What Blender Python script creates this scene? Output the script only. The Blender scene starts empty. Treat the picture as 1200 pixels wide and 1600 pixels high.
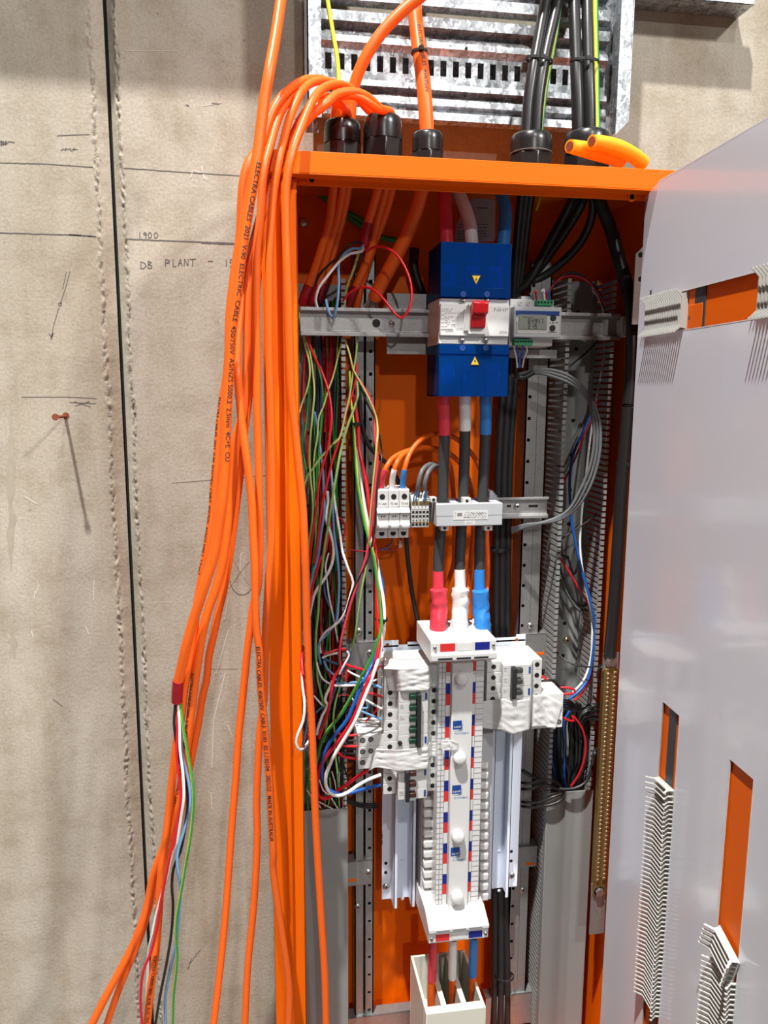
import bpy, bmesh, math, random
from mathutils import Vector, Matrix, noise
random.seed(7)
S = bpy.context.scene
COL = S.collection

# ------------------------------------------------------------------ camera
CAM = Vector((0.0, -1.29, 1.667))
_X = Vector((7700, -150, 1200)).normalized()            # world X in camera axes (right, down, forward)
_D = Vector((-38, 7661, 1200)); _D = (_D - _X * _D.dot(_X)).normalized()
_F = _X.cross(_D)
cd = bpy.data.cameras.new('camera'); cam = bpy.data.objects.new('camera', cd); COL.objects.link(cam)
cd.sensor_fit = 'VERTICAL'; cd.sensor_height = 36; cd.lens = 27; cd.clip_start = 0.02
def c2w(v): return Vector((_X.dot(v), _F.dot(v), -_D.dot(v)))
_r, _u, _b = c2w(Vector((1, 0, 0))), c2w(Vector((0, -1, 0))), c2w(Vector((0, 0, -1)))
cam.matrix_world = Matrix(((_r.x, _u.x, _b.x, CAM.x), (_r.y, _u.y, _b.y, CAM.y), (_r.z, _u.z, _b.z, CAM.z), (0, 0, 0, 1)))
S.camera = cam

# ------------------------------------------------------------------ light and exposure
S.view_settings.view_transform = 'Standard'; S.view_settings.look = 'None'
S.view_settings.gamma = 1; S.view_settings.exposure = -1.05
w = bpy.data.worlds.new('hall'); S.world = w; w.use_nodes = True
w.node_tree.nodes['Background'].inputs[0].default_value = (1.0, 0.97, 0.93, 1)
w.node_tree.nodes['Background'].inputs[1].default_value = 0.02
def high_bay(loc, aim, watts, size):                     # LED high-bay lamps hung from the hall roof
    l = bpy.data.lights.new('high_bay_lamp', 'AREA'); l.energy = watts; l.shape = 'DISK'; l.size = size
    l.color = (1.0, 0.98, 0.945)
    o = bpy.data.objects.new('high_bay_lamp', l); COL.objects.link(o); o.location = loc
    o.rotation_euler = (Vector(aim) - Vector(loc)).to_track_quat('-Z', 'Y').to_euler()
high_bay((-1.15, -2.6, 8.5), (0.1, -0.1, 1.4), 2450, 0.2)
high_bay((1.1, -7.9, 9.0), (0.2, -0.1, 1.4), 560, 0.30)
high_bay((0.2, -18.7, 9.0), (0.2, -0.1, 1.4), 1180, 0.5)
high_bay((6.4, -7.2, 8.2), (0.0, -0.1, 1.4), 1900, 0.9)

# ------------------------------------------------------------------ pixel -> point on a plane y = const
def P(px, py, y):
    d = c2w(Vector((px - 600, py - 800, 1200)))
    return CAM + d * ((y - CAM.y) / d.y)
def mm(px, y): return px * (CAM.y * -1 + y) / 1200       # size of px pixels at depth y
ZO = dict(full=(0, 0, 1), z1=(380, 0, 3), z2=(740, 0, 2.609), z3=(440, 280, 4.615), z4=(640, 280, 4.286), z5=(820, 280, 4.446),
          z6=(440, 560, 4.615), z7=(560, 640, 3.529), z8=(800, 560, 3.555), w1=(440, 860, 3.719), w2=(540, 980, 3.158),
          w3=(540, 1200, 3.158), w4=(760, 980, 3.637), w5=(960, 380, 5), w6=(940, 1050, 2.908), w7=(0, 0, 2.857), w8=(140, 1000, 2.667), w9=(0, 560, 2.857),
          a1=(340, 110, 6.667), a2=(330, 340, 6.667), a3=(320, 560, 6.667), a4=(280, 780, 5.714), a5=(240, 1040, 5), a6=(140, 1300, 5.333),
          b1=(460, 500, 8), b2=(460, 680, 8), b3=(460, 860, 8), b4=(455, 1020, 8), b5=(455, 1140, 8), b6=(800, 1020, 6.4), s4=(400, 1200, 4))
def zp(z, *pts):
    ox, oy, s = ZO[z]
    return [(ox + a / s, oy + b / s) for a, b in pts]
def rect(z, x0, y0, x1, y1, d):                          # face rectangle at depth d -> X0, X1, Z0, Z1
    (a, b), (c, e) = zp(z, (x0, y0), (x1, y1))
    m, n = (a + c) / 2, (b + e) / 2
    return P(a, n, d).x, P(c, n, d).x, P(m, e, d).z, P(m, b, d).z

# ------------------------------------------------------------------ materials
def new_mat(name):
    m = bpy.data.materials.new(name); m.use_nodes = True
    return m, m.node_tree, m.node_tree.nodes['Principled BSDF']
def mat(name, col, rough=0.5, metal=0.0, spec=0.5, trans=0.0, alpha=1.0, emit=0, coat=0.0, bump=0.0, bscale=400, vary=0.0, vscale=30, ior=1.45):
    m, nt, b = new_mat(name)
    b.inputs['Base Color'].default_value = (*col, 1); b.inputs['Roughness'].default_value = rough
    b.inputs['Metallic'].default_value = metal; b.inputs['Specular IOR Level'].default_value = spec
    b.inputs['Transmission Weight'].default_value = trans; b.inputs['IOR'].default_value = ior
    b.inputs['Coat Weight'].default_value = coat; b.inputs['Coat Roughness'].default_value = 0.08
    N = nt.nodes.new; L = nt.links.new
    if emit:
        b.inputs['Emission Color'].default_value = (*col, 1); b.inputs['Emission Strength'].default_value = emit
    geo = N('ShaderNodeNewGeometry')
    if vary:
        n = N('ShaderNodeTexNoise'); n.inputs['Scale'].default_value = vscale; n.inputs['Detail'].default_value = 4
        L(geo.outputs['Position'], n.inputs['Vector'])
        mx = N('ShaderNodeMix'); mx.data_type = 'RGBA'
        mx.inputs['A'].default_value = (*[c * (1 - vary) for c in col], 1)
        mx.inputs['B'].default_value = (*[min(1, c * (1 + vary)) for c in col], 1)
        L(n.outputs['Fac'], mx.inputs['Factor']); L(mx.outputs['Result'], b.inputs['Base Color'])
    if bump:
        n = N('ShaderNodeTexNoise'); n.inputs['Scale'].default_value = bscale
        L(geo.outputs['Position'], n.inputs['Vector'])
        bp = N('ShaderNodeBump'); bp.inputs['Strength'].default_value = bump; bp.inputs['Distance'].default_value = 0.002
        L(n.outputs['Fac'], bp.inputs['Height']); L(bp.outputs['Normal'], b.inputs['Normal'])
    return m
def galv_mat(name, base=(0.50, 0.52, 0.53), spread=0.35, scale=55, rough=0.42, stretch=(1.0, 0.6, 1.5)):
    m, nt, b = new_mat(name); N = nt.nodes.new; L = nt.links.new
    geo = N('ShaderNodeNewGeometry')
    v = N('ShaderNodeTexVoronoi'); v.inputs['Scale'].default_value = scale
    mp = N('ShaderNodeMapping'); mp.inputs['Scale'].default_value = stretch
    nz = N('ShaderNodeTexNoise'); nz.inputs['Scale'].default_value = scale * 0.8; nz.inputs['Detail'].default_value = 3
    L(geo.outputs['Position'], mp.inputs['Vector'])
    ad = N('ShaderNodeVectorMath'); ad.operation = 'ADD'
    sc = N('ShaderNodeVectorMath'); sc.operation = 'SCALE'; sc.inputs['Scale'].default_value = 0.035
    L(geo.outputs['Position'], nz.inputs['Vector']); L(nz.outputs['Color'], sc.inputs[0])
    L(mp.outputs['Vector'], ad.inputs[0]); L(sc.outputs['Vector'], ad.inputs[1]); L(ad.outputs['Vector'], v.inputs['Vector'])
    sx = N('ShaderNodeSeparateColor'); L(v.outputs['Color'], sx.inputs['Color'])
    rp = N('ShaderNodeValToRGB')
    rp.color_ramp.elements[0].color = (*[c * (1 - spread) for c in base], 1)
    rp.color_ramp.elements[1].color = (*[min(1, c * (1 + spread)) for c in base], 1)
    L(sx.outputs['Red'], rp.inputs['Fac']); L(rp.outputs['Color'], b.inputs['Base Color'])
    mr = N('ShaderNodeMapRange'); mr.inputs['To Min'].default_value = rough - 0.12; mr.inputs['To Max'].default_value = rough + 0.2
    L(sx.outputs['Green'], mr.inputs['Value']); L(mr.outputs['Result'], b.inputs['Roughness'])
    b.inputs['Metallic'].default_value = 0.75
    return m
def concrete_mat(name):
    m, nt, b = new_mat(name); N = nt.nodes.new; L = nt.links.new
    geo = N('ShaderNodeNewGeometry')
    def noise_n(scale, det=5, vec=None, rough=0.6):
        n = N('ShaderNodeTexNoise'); n.inputs['Scale'].default_value = scale; n.inputs['Detail'].default_value = det
        n.inputs['Roughness'].default_value = rough
        L(vec or geo.outputs['Position'], n.inputs['Vector']); return n.outputs['Fac']
    mp = N('ShaderNodeMapping'); mp.inputs['Scale'].default_value = (9, 1, 0.9); L(geo.outputs['Position'], mp.inputs['Vector'])
    def ramp(fac, stops):
        r = N('ShaderNodeValToRGB'); e = r.color_ramp.elements
        e[0].position, e[0].color = stops[0][0], (*stops[0][1], 1); e[1].position, e[1].color = stops[-1][0], (*stops[-1][1], 1)
        for p_, c_ in stops[1:-1]:
            k = e.new(p_); k.color = (*c_, 1)
        L(fac, r.inputs['Fac']); return r.outputs['Color']
    def mul(a, c, f=1.0):
        x = N('ShaderNodeMix'); x.data_type = 'RGBA'; x.blend_type = 'MULTIPLY'; x.inputs['Factor'].default_value = f
        L(a, x.inputs['A']); L(c, x.inputs['B']); return x.outputs['Result']
    base = ramp(noise_n(3.0, 6), [(0.3, (0.375, 0.335, 0.275)), (0.5, (0.43, 0.39, 0.325)), (0.7, (0.485, 0.445, 0.375))])
    streak = ramp(noise_n(1.0, 5, mp.outputs['Vector']), [(0.35, (0.84, 0.80, 0.74)), (0.55, (1, 1, 1))])
    fine = ramp(noise_n(260, 3), [(0.3, (0.86, 0.85, 0.83)), (0.6, (1.04, 1.04, 1.04))])
    blot = ramp(noise_n(12, 6, None, 0.7), [(0.36, (0.87, 0.85, 0.81)), (0.52, (1, 1, 1))])
    pits = ramp(noise_n(95, 2), [(0.24, (0.5, 0.47, 0.42)), (0.28, (1, 1, 1))])
    c = mul(mul(mul(mul(base, streak), fine), blot), pits)
    L(c, b.inputs['Base Color']); b.inputs['Roughness'].default_value = 0.85; b.inputs['Specular IOR Level'].default_value = 0.25
    bp = N('ShaderNodeBump'); bp.inputs['Strength'].default_value = 0.35; bp.inputs['Distance'].default_value = 0.002
    L(noise_n(170, 5), bp.inputs['Height']); L(bp.outputs['Normal'], b.inputs['Normal'])
    return m
def steel_mat(name, col, rough=0.4, metal=0.9): return mat(name, col, rough, metal, vary=0.12, vscale=160)

MT = dict(
    edge=mat('highlight_white', (0.92, 0.92, 0.92), 0.4),  # white for the highlight painted along the panel's top edge
    concrete=concrete_mat('concrete'), crust=mat('broken_concrete', (0.36, 0.32, 0.26), 0.95, vary=0.45, vscale=300, bump=0.6, bscale=500),
    floor=mat('floor_concrete', (0.10, 0.095, 0.09), 0.7, vary=0.2, vscale=3),
    gap=mat('joint_dark', (0.012, 0.011, 0.01), 0.9), pencil=mat('pencil', (0.13, 0.12, 0.11), 0.9), chalk=mat('scuff', (0.55, 0.51, 0.44), 0.9),
    stain=mat('stain', (0.365, 0.32, 0.25), 0.9, vary=0.16, vscale=60), faint=mat('faint_pencil', (0.30, 0.27, 0.225), 0.9), rust=mat('rust', (0.20, 0.05, 0.02), 0.8, vary=0.3, vscale=300),
    orange=mat('orange_powder_coat', (0.84, 0.138, 0.001), 0.45, spec=0.18, bump=0.06, bscale=900),
    cable=mat('orange_pvc', (0.88, 0.135, 0.012), 0.38, spec=0.45, vary=0.05, vscale=25),
    galv=galv_mat('galvanised_spangle', (0.40, 0.425, 0.45), 0.45, 120, 0.42, (1.5, 1, 0.9)),
    galv2=galv_mat('galvanised_fine', (0.36, 0.36, 0.355), 0.2, 420, 0.46),
    zinc=steel_mat('zinc_screw', (0.62, 0.62, 0.60), 0.3), brass=mat('brass', (0.30, 0.20, 0.065), 0.42, 0.8, vary=0.35, vscale=180),
    brasslite=mat('brass_screw', (0.70, 0.58, 0.36), 0.3, 0.9, vary=0.25, vscale=300),
    black=mat('black_pvc', (0.016, 0.016, 0.017), 0.34, spec=0.5), blackm=mat('black_matt', (0.012, 0.012, 0.012), 0.6),
    gland=mat('black_nylon', (0.014, 0.014, 0.015), 0.28, spec=0.6), charcoal=mat('charcoal_insulation', (0.045, 0.047, 0.05), 0.45),
    red=mat('red_pvc', (0.62, 0.012, 0.022), 0.33), maroon=mat('red_tape', (0.36, 0.008, 0.02), 0.3, bump=0.3, bscale=120),
    pink=mat('red_sleeve', (0.70, 0.045, 0.075), 0.4, bump=0.25, bscale=60), white=mat('white_pvc', (0.80, 0.79, 0.77), 0.35),
    blue=mat('blue_pvc', (0.012, 0.10, 0.42), 0.33), sky=mat('light_blue_pvc', (0.14, 0.32, 0.56), 0.35), navy=mat('slate_blue_pvc', (0.045, 0.11, 0.22), 0.4),
    sleevew=mat('white_sleeve', (0.80, 0.79, 0.77), 0.4, bump=0.2, bscale=60), sleeveb=mat('blue_sleeve', (0.03, 0.22, 0.62), 0.38, bump=0.2, bscale=60),
    green=mat('green_pvc', (0.03, 0.27, 0.045), 0.35), yellow=mat('yellow_pvc', (0.62, 0.60, 0.04), 0.35),
    gyl=mat('pale_green_pvc', (0.20, 0.42, 0.12), 0.35), gyy=mat('pale_yellow_pvc', (0.55, 0.52, 0.16), 0.35),
    grey=mat('grey_pvc', (0.13, 0.135, 0.14), 0.42), trunk=mat('grey_duct', (0.30, 0.31, 0.305), 0.42, spec=0.4, vary=0.06, vscale=14),
    lid=mat('grey_duct_lid', (0.25, 0.26, 0.255), 0.34, spec=0.5, vary=0.08, vscale=12),
    plast=mat('white_plastic', (0.63, 0.63, 0.615), 0.35, spec=0.5), plast2=mat('warm_white_plastic', (0.58, 0.58, 0.55), 0.4),
    cover=mat('bright_white_plastic', (0.68, 0.68, 0.675), 0.3, spec=0.5), ivory=mat('ivory_plastic', (0.66, 0.645, 0.56), 0.4),
    meterg=mat('meter_grey', (0.52, 0.54, 0.56), 0.4), lcd=mat('lcd', (0.30, 0.33, 0.29), 0.2), ink=mat('black_ink', (0.02, 0.02, 0.022), 0.5),
    inkg=mat('grey_ink', (0.22, 0.22, 0.23), 0.5), label_w=mat('label_white', (0.72, 0.72, 0.71), 0.45), tape=mat('white_vinyl_tape', (0.68, 0.68, 0.675), 0.24, spec=0.6),
    nblue=mat('logo_blue', (0.01, 0.055, 0.26), 0.4), pblue=mat('logo_text_blue', (0.08, 0.25, 0.50), 0.4), strr=mat('stripe_red', (0.68, 0.03, 0.03), 0.35),
    strb=mat('stripe_blue', (0.008, 0.016, 0.22), 0.35), pan=mat('pale_blue_steel', (0.72, 0.78, 0.89), 0.36, spec=0.5, vary=0.03),
    door=mat('grey_lilac_gloss', (0.74, 0.78, 0.86), 0.2, spec=0.5, coat=0.5), toggler=mat('red_toggle', (0.40, 0.004, 0.008), 0.25, spec=0.6),
    tgreen=mat('green_toggle', (0.006, 0.045, 0.022), 0.4), tbrown=mat('brown_toggle', (0.055, 0.018, 0.014), 0.4), termg=mat('terminal_green', (0.03, 0.30, 0.13), 0.4),
    yellowc=mat('amber_rubber', (0.85, 0.42, 0.012), 0.5, bump=0.3, bscale=1500), warn=mat('warning_yellow', (0.85, 0.55, 0.05), 0.4),
    strand=mat('bare_strand', (0.66, 0.64, 0.60), 0.4, 0.6), card=mat('shaded_card', (0.34, 0.34, 0.345), 0.6), clear=mat('clear_window', (0.55, 0.56, 0.56), 0.15, spec=0.6),  # card: a white sheet, its shade put into the grey colour
)
def translucent_blue():
    m, nt, b = new_mat('translucent_blue_plastic'); N = nt.nodes.new; L = nt.links.new
    b.inputs['Base Color'].default_value = (0.004, 0.07, 0.29, 1); b.inputs['Roughness'].default_value = 0.22
    b.inputs['IOR'].default_value = 1.2
    t = N('ShaderNodeBsdfTransparent'); t.inputs['Color'].default_value = (0.03, 0.33, 0.86, 1)
    mx = N('ShaderNodeMixShader'); mx.inputs['Fac'].default_value = 0.6
    L(b.outputs['BSDF'], mx.inputs[1]); L(t.outputs['BSDF'], mx.inputs[2])
    L(mx.outputs['Shader'], nt.nodes['Material Output'].inputs['Surface']); return m
MT['tblue'] = translucent_blue()

# ------------------------------------------------------------------ mesh building
class MB:
    def __init__(s): s.v = []; s.f = []; s.m = []
    def add(s, vs, fs, mi=0):
        o = len(s.v); s.v += [Vector(v) for v in vs]
        for f in fs: s.f.append([i + o for i in f]); s.m.append(mi)
        return s
    def box(s, x0, x1, y0, y1, z0, z1, mi=0):
        return s.add([(x0, y0, z0), (x1, y0, z0), (x1, y1, z0), (x0, y1, z0), (x0, y0, z1), (x1, y0, z1), (x1, y1, z1), (x0, y1, z1)],
                     [(0, 3, 2, 1), (4, 5, 6, 7), (0, 1, 5, 4), (1, 2, 6, 5), (2, 3, 7, 6), (3, 0, 4, 7)], mi)
    def prism(s, poly, off, mi=0):                        # poly: list of 3d points, extruded by off
        n = len(poly); off = Vector(off); p = [Vector(q) for q in poly]
        return s.add(p + [q + off for q in p], [list(range(n))[::-1], list(range(n, 2 * n))] + [(i, (i + 1) % n, n + (i + 1) % n, n + i) for i in range(n)], mi)
    def yz(s, prof, x0, x1, mi=0): return s.prism([(x0, a, b) for a, b in prof], (x1 - x0, 0, 0), mi)
    def xz(s, prof, y0, y1, mi=0): return s.prism([(a, y0, b) for a, b in prof], (0, y1 - y0, 0), mi)
    def xy(s, prof, z0, z1, mi=0): return s.prism([(a, b, z0) for a, b in prof], (0, 0, z1 - z0), mi)
    def cyl(s, p0, p1, r0, r1=None, n=16, mi=0): return s.lathe(p0, p1, [(0, r0), (1, r0 if r1 is None else r1)], n, mi)
    def lathe(s, p0, p1, prof, n=20, mi=0):              # prof: (t along p0->p1, radius)
        p0, p1 = Vector(p0), Vector(p1); ax = p1 - p0; z = ax.normalized()
        x = z.orthogonal().normalized(); y = z.cross(x); vs = []; fs = []
        for t, r in prof:
            for k in range(n):
                a = 2 * math.pi * k / n; vs.append(p0 + ax * t + (x * math.cos(a) + y * math.sin(a)) * r)
        for i in range(len(prof) - 1):
            for k in range(n): fs.append((i * n + k, i * n + (k + 1) % n, (i + 1) * n + (k + 1) % n, (i + 1) * n + k))
        fs.append(list(range(n))[::-1]); fs.append([(len(prof) - 1) * n + k for k in range(n)])
        return s.add(vs, fs, mi)
    def ring(s, c, ax, r0, r1, h, n=24, mi=0):           # flat washer with a hole
        c = Vector(c); z = Vector(ax).normalized(); x = z.orthogonal().normalized(); y = z.cross(x); vs = []
        for (r, t) in ((r0, 0), (r1, 0), (r1, h), (r0, h)):
            for k in range(n):
                a = 2 * math.pi * k / n; vs.append(c + z * t + (x * math.cos(a) + y * math.sin(a)) * r)
        fs = [(i * n + k, i * n + (k + 1) % n, ((i + 1) % 4) * n + (k + 1) % n, ((i + 1) % 4) * n + k) for i in range(4) for k in range(n)]
        return s.add(vs, fs, mi)
    def dome(s, c, ax, r, h, n=24, mi=0):
        c = Vector(c); ax = Vector(ax).normalized()
        return s.lathe(c, c + ax * h, [(0, r)] + [(math.sin(a), r * math.cos(a)) for a in [i * math.pi / 14 for i in range(1, 7)]] + [(1, r * 0.04)], n, mi)
    def tube(s, path, r, n=10, stripe=None, twist=0.0, cap=True, mi=0, phase=0.0):
        pts = path.p if isinstance(path, Path) else path
        fr = frames(pts); vs = []; fs = []; ms = []; L = 0; rr = r
        for i, (q, t, a, b) in enumerate(fr):
            if i: L += (q - fr[i - 1][0]).length
            rr = r(i / (len(fr) - 1)) if callable(r) else r
            for k in range(n):
                th = 2 * math.pi * k / n + twist * L + phase; vs.append(q + (a * math.cos(th) + b * math.sin(th)) * rr)
        o = len(s.v); s.v += vs
        for i in range(len(fr) - 1):
            for k in range(n):
                s.f.append([o + i * n + k, o + i * n + (k + 1) % n, o + (i + 1) * n + (k + 1) % n, o + (i + 1) * n + k])
                s.m.append(1 if stripe and k < n * stripe else mi)
        if cap:
            s.f.append([o + k for k in range(n)][::-1]); s.m.append(mi)
            s.f.append([o + (len(fr) - 1) * n + k for k in range(n)]); s.m.append(mi)
        return s
def frames(pts):
    out = []; a = None
    for i, p in enumerate(pts):
        t = (pts[min(i + 1, len(pts) - 1)] - pts[max(i - 1, 0)]).normalized()
        if a is None:
            a = Vector((0, -1, 0)) - t * t.dot(Vector((0, -1, 0)))
            a = a.normalized() if a.length > .05 else t.orthogonal().normalized()
        a = (a - t * a.dot(t)); a = a.normalized() if a.length > 1e-6 else t.orthogonal().normalized()
        out.append((p, t, a, t.cross(a)))
    return out
class Path:                                               # smooth path through control points
    def __init__(s, pts, step=0.008):
        c = [Vector(p) for p in pts]; out = []
        if len(c) == 2: c = [c[0], (c[0] + c[1]) / 2, c[1]]
        c2 = [c[0] * 2 - c[1]] + c + [c[-1] * 2 - c[-2]]
        for i in range(1, len(c2) - 2):
            p0, p1, p2, p3 = c2[i - 1:i + 3]; k = max(2, int((p2 - p1).length / step))
            d0, d1, d2 = [max(1e-4, (u - v).length ** 0.5) for u, v in ((p1, p0), (p2, p1), (p3, p2))]
            m1 = ((p1 - p0) / d0 - (p2 - p0) / (d0 + d1) + (p2 - p1) / d1) * d1
            m2 = ((p2 - p1) / d1 - (p3 - p1) / (d1 + d2) + (p3 - p2) / d2) * d1
            for j in range(k):
                t = j / k; t2 = t * t; t3 = t2 * t
                out.append(p1 * (2 * t3 - 3 * t2 + 1) + m1 * (t3 - 2 * t2 + t) + p2 * (-2 * t3 + 3 * t2) + m2 * (t3 - t2))
        out.append(c[-1].copy()); s.p = out; s.L = [0]
        for i in range(1, len(out)): s.L.append(s.L[-1] + (out[i] - out[i - 1]).length)
    def at(s, d):
        d = max(0, min(s.L[-1] - 1e-6, d)); lo, hi = 0, len(s.L) - 1
        while hi - lo > 1:
            m = (lo + hi) // 2
            if s.L[m] <= d: lo = m
            else: hi = m
        t = (d - s.L[lo]) / max(1e-9, s.L[hi] - s.L[lo]); a, b = s.p[lo], s.p[hi]
        return a.lerp(b, t), (b - a).normalized()
    def sub(s, d0, d1, n=24):
        return [s.at(d0 + (d1 - d0) * i / n)[0] for i in range(n + 1)]
WLOC = {}
def wl(o): return WLOC.get(o.name, Vector((0, 0, 0)))
def build(name, mb, mats, parent=None, bevel=0, smooth=35, seg=2):
    me = bpy.data.meshes.new(name)
    vs = mb.v
    if parent: off = wl(parent)
    else:
        xs = [v.x for v in vs]; ys = [v.y for v in vs]; zs = [v.z for v in vs]
        off = Vector(((min(xs) + max(xs)) / 2, (min(ys) + max(ys)) / 2, min(zs)))
    me.from_pydata([tuple(v - off) for v in vs], [], mb.f)
    bm = bmesh.new(); bm.from_mesh(me); bmesh.ops.recalc_face_normals(bm, faces=bm.faces); bm.to_mesh(me); bm.free()
    for m in (mats if isinstance(mats, (list, tuple)) else [mats]): me.materials.append(MT[m])
    me.polygons.foreach_set('material_index', mb.m)
    if smooth:
        me.polygons.foreach_set('use_smooth', [True] * len(me.polygons)); me.set_sharp_from_angle(angle=math.radians(smooth))
    o = bpy.data.objects.new(name, me); COL.objects.link(o)
    if parent: o.parent = parent; WLOC[o.name] = off
    else: o.location = off; WLOC[o.name] = off
    if bevel:
        b = o.modifiers.new('bevel', 'BEVEL'); b.width = bevel; b.segments = seg; b.limit_method = 'ANGLE'; b.angle_limit = math.radians(40)
    return o
def thing(name, loc, label, cat, group=None):
    o = bpy.data.objects.new(name, None); COL.objects.link(o); o.location = loc; o.empty_display_size = 0.02
    WLOC[o.name] = Vector(loc); return tag(o, label, cat, group)
def tag(o, label, cat, group=None):
    o['label'] = label; o['category'] = cat
    if group: o['group'] = group
    return o
def struct(o): o['kind'] = 'structure'; return o
_tc = {}
def text_verts(body, size, spacing=1.0, bold=0.0):
    key = (body, spacing, bold)
    if key not in _tc:
        cu = bpy.data.curves.new('t', 'FONT'); cu.body = body; cu.size = 1; cu.space_character = spacing; cu.resolution_u = 2; cu.offset = bold
        o = bpy.data.objects.new('t', cu); COL.objects.link(o)
        dg = bpy.context.evaluated_depsgraph_get(); me = bpy.data.meshes.new_from_object(o.evaluated_get(dg))
        _tc[key] = ([v.co.copy() for v in me.vertices], [list(p.vertices) for p in me.polygons])
        bpy.data.objects.remove(o); bpy.data.curves.remove(cu); bpy.data.meshes.remove(me)
    v, f = _tc[key]
    return [(c.x * size, c.y * size) for c in v], f
def text_width(body, spacing=1.0):
    v, f = text_verts(body, 1, spacing); return max(a for a, b in v) if v else 0
def put_text(mb, body, org, height, xd=(1, 0, 0), zd=(0, 0, 1), width=None, center=False, lift=0.0001, mi=0, spacing=1.0, bold=0.004):
    """flat lettering laid on a face; height = cap height"""
    size = height / 0.70; v, f = text_verts(body, size, spacing, bold)
    W = max(a for a, b in v); k = width / W if width else 1.0
    org, xd, zd = Vector(org), Vector(xd).normalized(), Vector(zd).normalized(); n = xd.cross(zd).normalized()
    sh = -W * k / 2 if center else 0
    mb.add([org + xd * (a * k + sh) + zd * b + n * lift for a, b in v], f, mi); return mb
def text_on_tube(mb, body, path, s0, r, height, ang=0.0, flip=False, width=None):
    size = height / 0.70; v, f = text_verts(body, size, 1.0, .008); W = max(a for a, b in v); k = width / W if width else 1
    bm = bmesh.new(); bv = [bm.verts.new((a, b, 0)) for a, b in v]           # finer mesh so strokes wrap round the sheath
    for q in f:
        try: bm.faces.new([bv[i] for i in q])
        except ValueError: pass
    bmesh.ops.triangulate(bm, faces=bm.faces); bmesh.ops.subdivide_edges(bm, edges=[e for e in bm.edges if e.calc_length() > height * .12], cuts=3, use_grid_fill=True)
    bmesh.ops.triangulate(bm, faces=bm.faces); bm.verts.index_update(); v = [(c.co.x, c.co.y) for c in bm.verts]; f = [[c.index for c in q.verts] for q in bm.faces]; bm.free()
    vs = []
    for a, b in v:
        s = s0 + a * k * (-1 if flip else 1)
        q, t = path.at(s); nn = Vector((0, -1, 0)); nn = (nn - t * nn.dot(t)).normalized(); bb = t.cross(nn)
        if flip: bb = -bb
        th = ang + (b - height / 2) / r
        vs.append(q + (nn * math.cos(th) - bb * math.sin(th)) * (r + 0.0002))
    return mb.add(vs, f)
# ================================================================== SETTING
def edge_strip(name, crest, x_out, x_in, sgn, seed):
    """one arris of a precast panel along the joint: flat, broken crest, chamfer down to the gap"""
    mb = MB(); nx = 26; z0, z1, dz = 0.30, 2.62, 0.003; nz = int((z1 - z0) / dz); fs = []; ms = []; vs = []
    for j in range(nz + 1):
        z = z0 + j * dz
        c = crest + 0.0035 * noise.noise((seed, z * 9, 0)) + 0.0022 * noise.noise((seed, z * 60, 3))
        for i in range(nx + 1):
            x = x_out + (x_in - x_out) * i / nx
            s = (x - c) * sgn                              # >0 : on the chamfer side
            y = 0.0 if s < 0 else 0.011 * min(1, s / max(1e-4, abs(x_in - c)))
            k = math.exp(-(s / (0.0030 + .002 * max(0, noise.noise((seed * 2, z * 30, 1))))) ** 2)
            n = noise.noise((x * 200, z * 150, seed)) * .6 + .5 * noise.noise((x * 420, z * 390, seed * 2)); big = noise.noise((seed * 3, z * 16, 7))
            y += k * (0.0052 * max(0, n + 0.12) * (1 + 2.0 * max(0, big)) - 0.0034 * max(0, -n + 0.05))
            if i == 0: y = 0
            vs.append((x, y, z))
    for j in range(nz):
        for i in range(nx):
            a = j * (nx + 1) + i; fs.append((a, a + 1, a + nx + 2, a + nx + 1))
            z = z0 + j * dz; x = x_out + (x_in - x_out) * (i + 0.5) / nx
            c = crest + 0.0035 * noise.noise((seed, z * 9, 0)) + 0.0022 * noise.noise((seed, z * 60, 3))
            ms.append(1 if abs(x - c) < 0.0026 + 0.0035 * noise.noise((x * 90, z * 70, seed)) else 0)
    mb.add(vs, fs); mb.m = ms
    return mb
wall_l = struct(build('wall_left', MB().box(-2.6, -0.262, 0, 0.15, 0, 3.4).box(-.262, -.226, .013, .15, 0, 3.4), 'concrete', smooth=0))
build('panel_edge', edge_strip('e', -0.2425, -0.262, -0.2238, 1, 11.3), ['concrete', 'crust'], wall_l, smooth=60)['kind'] = 'structure'
wall_r = struct(build('wall_right', MB().box(-0.188, 2.6, 0, 0.15, 0, 3.4).box(-.2165, -.188, .013, .15, 0, 3.4), 'concrete', smooth=0))
build('panel_edge', edge_strip('e', -0.2055, -0.188, -0.2185, -1, 4.7), ['concrete', 'crust'], wall_r, smooth=60)['kind'] = 'structure'
struct(build('trim_1', MB().box(-0.228, -0.214, 0.016, 0.14, 0, 3.39), 'gap', smooth=0))
struct(build('floor', MB().box(-2.6, 2.6, -9.5, 0.15, -0.1, 0), 'floor', smooth=0))

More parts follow.
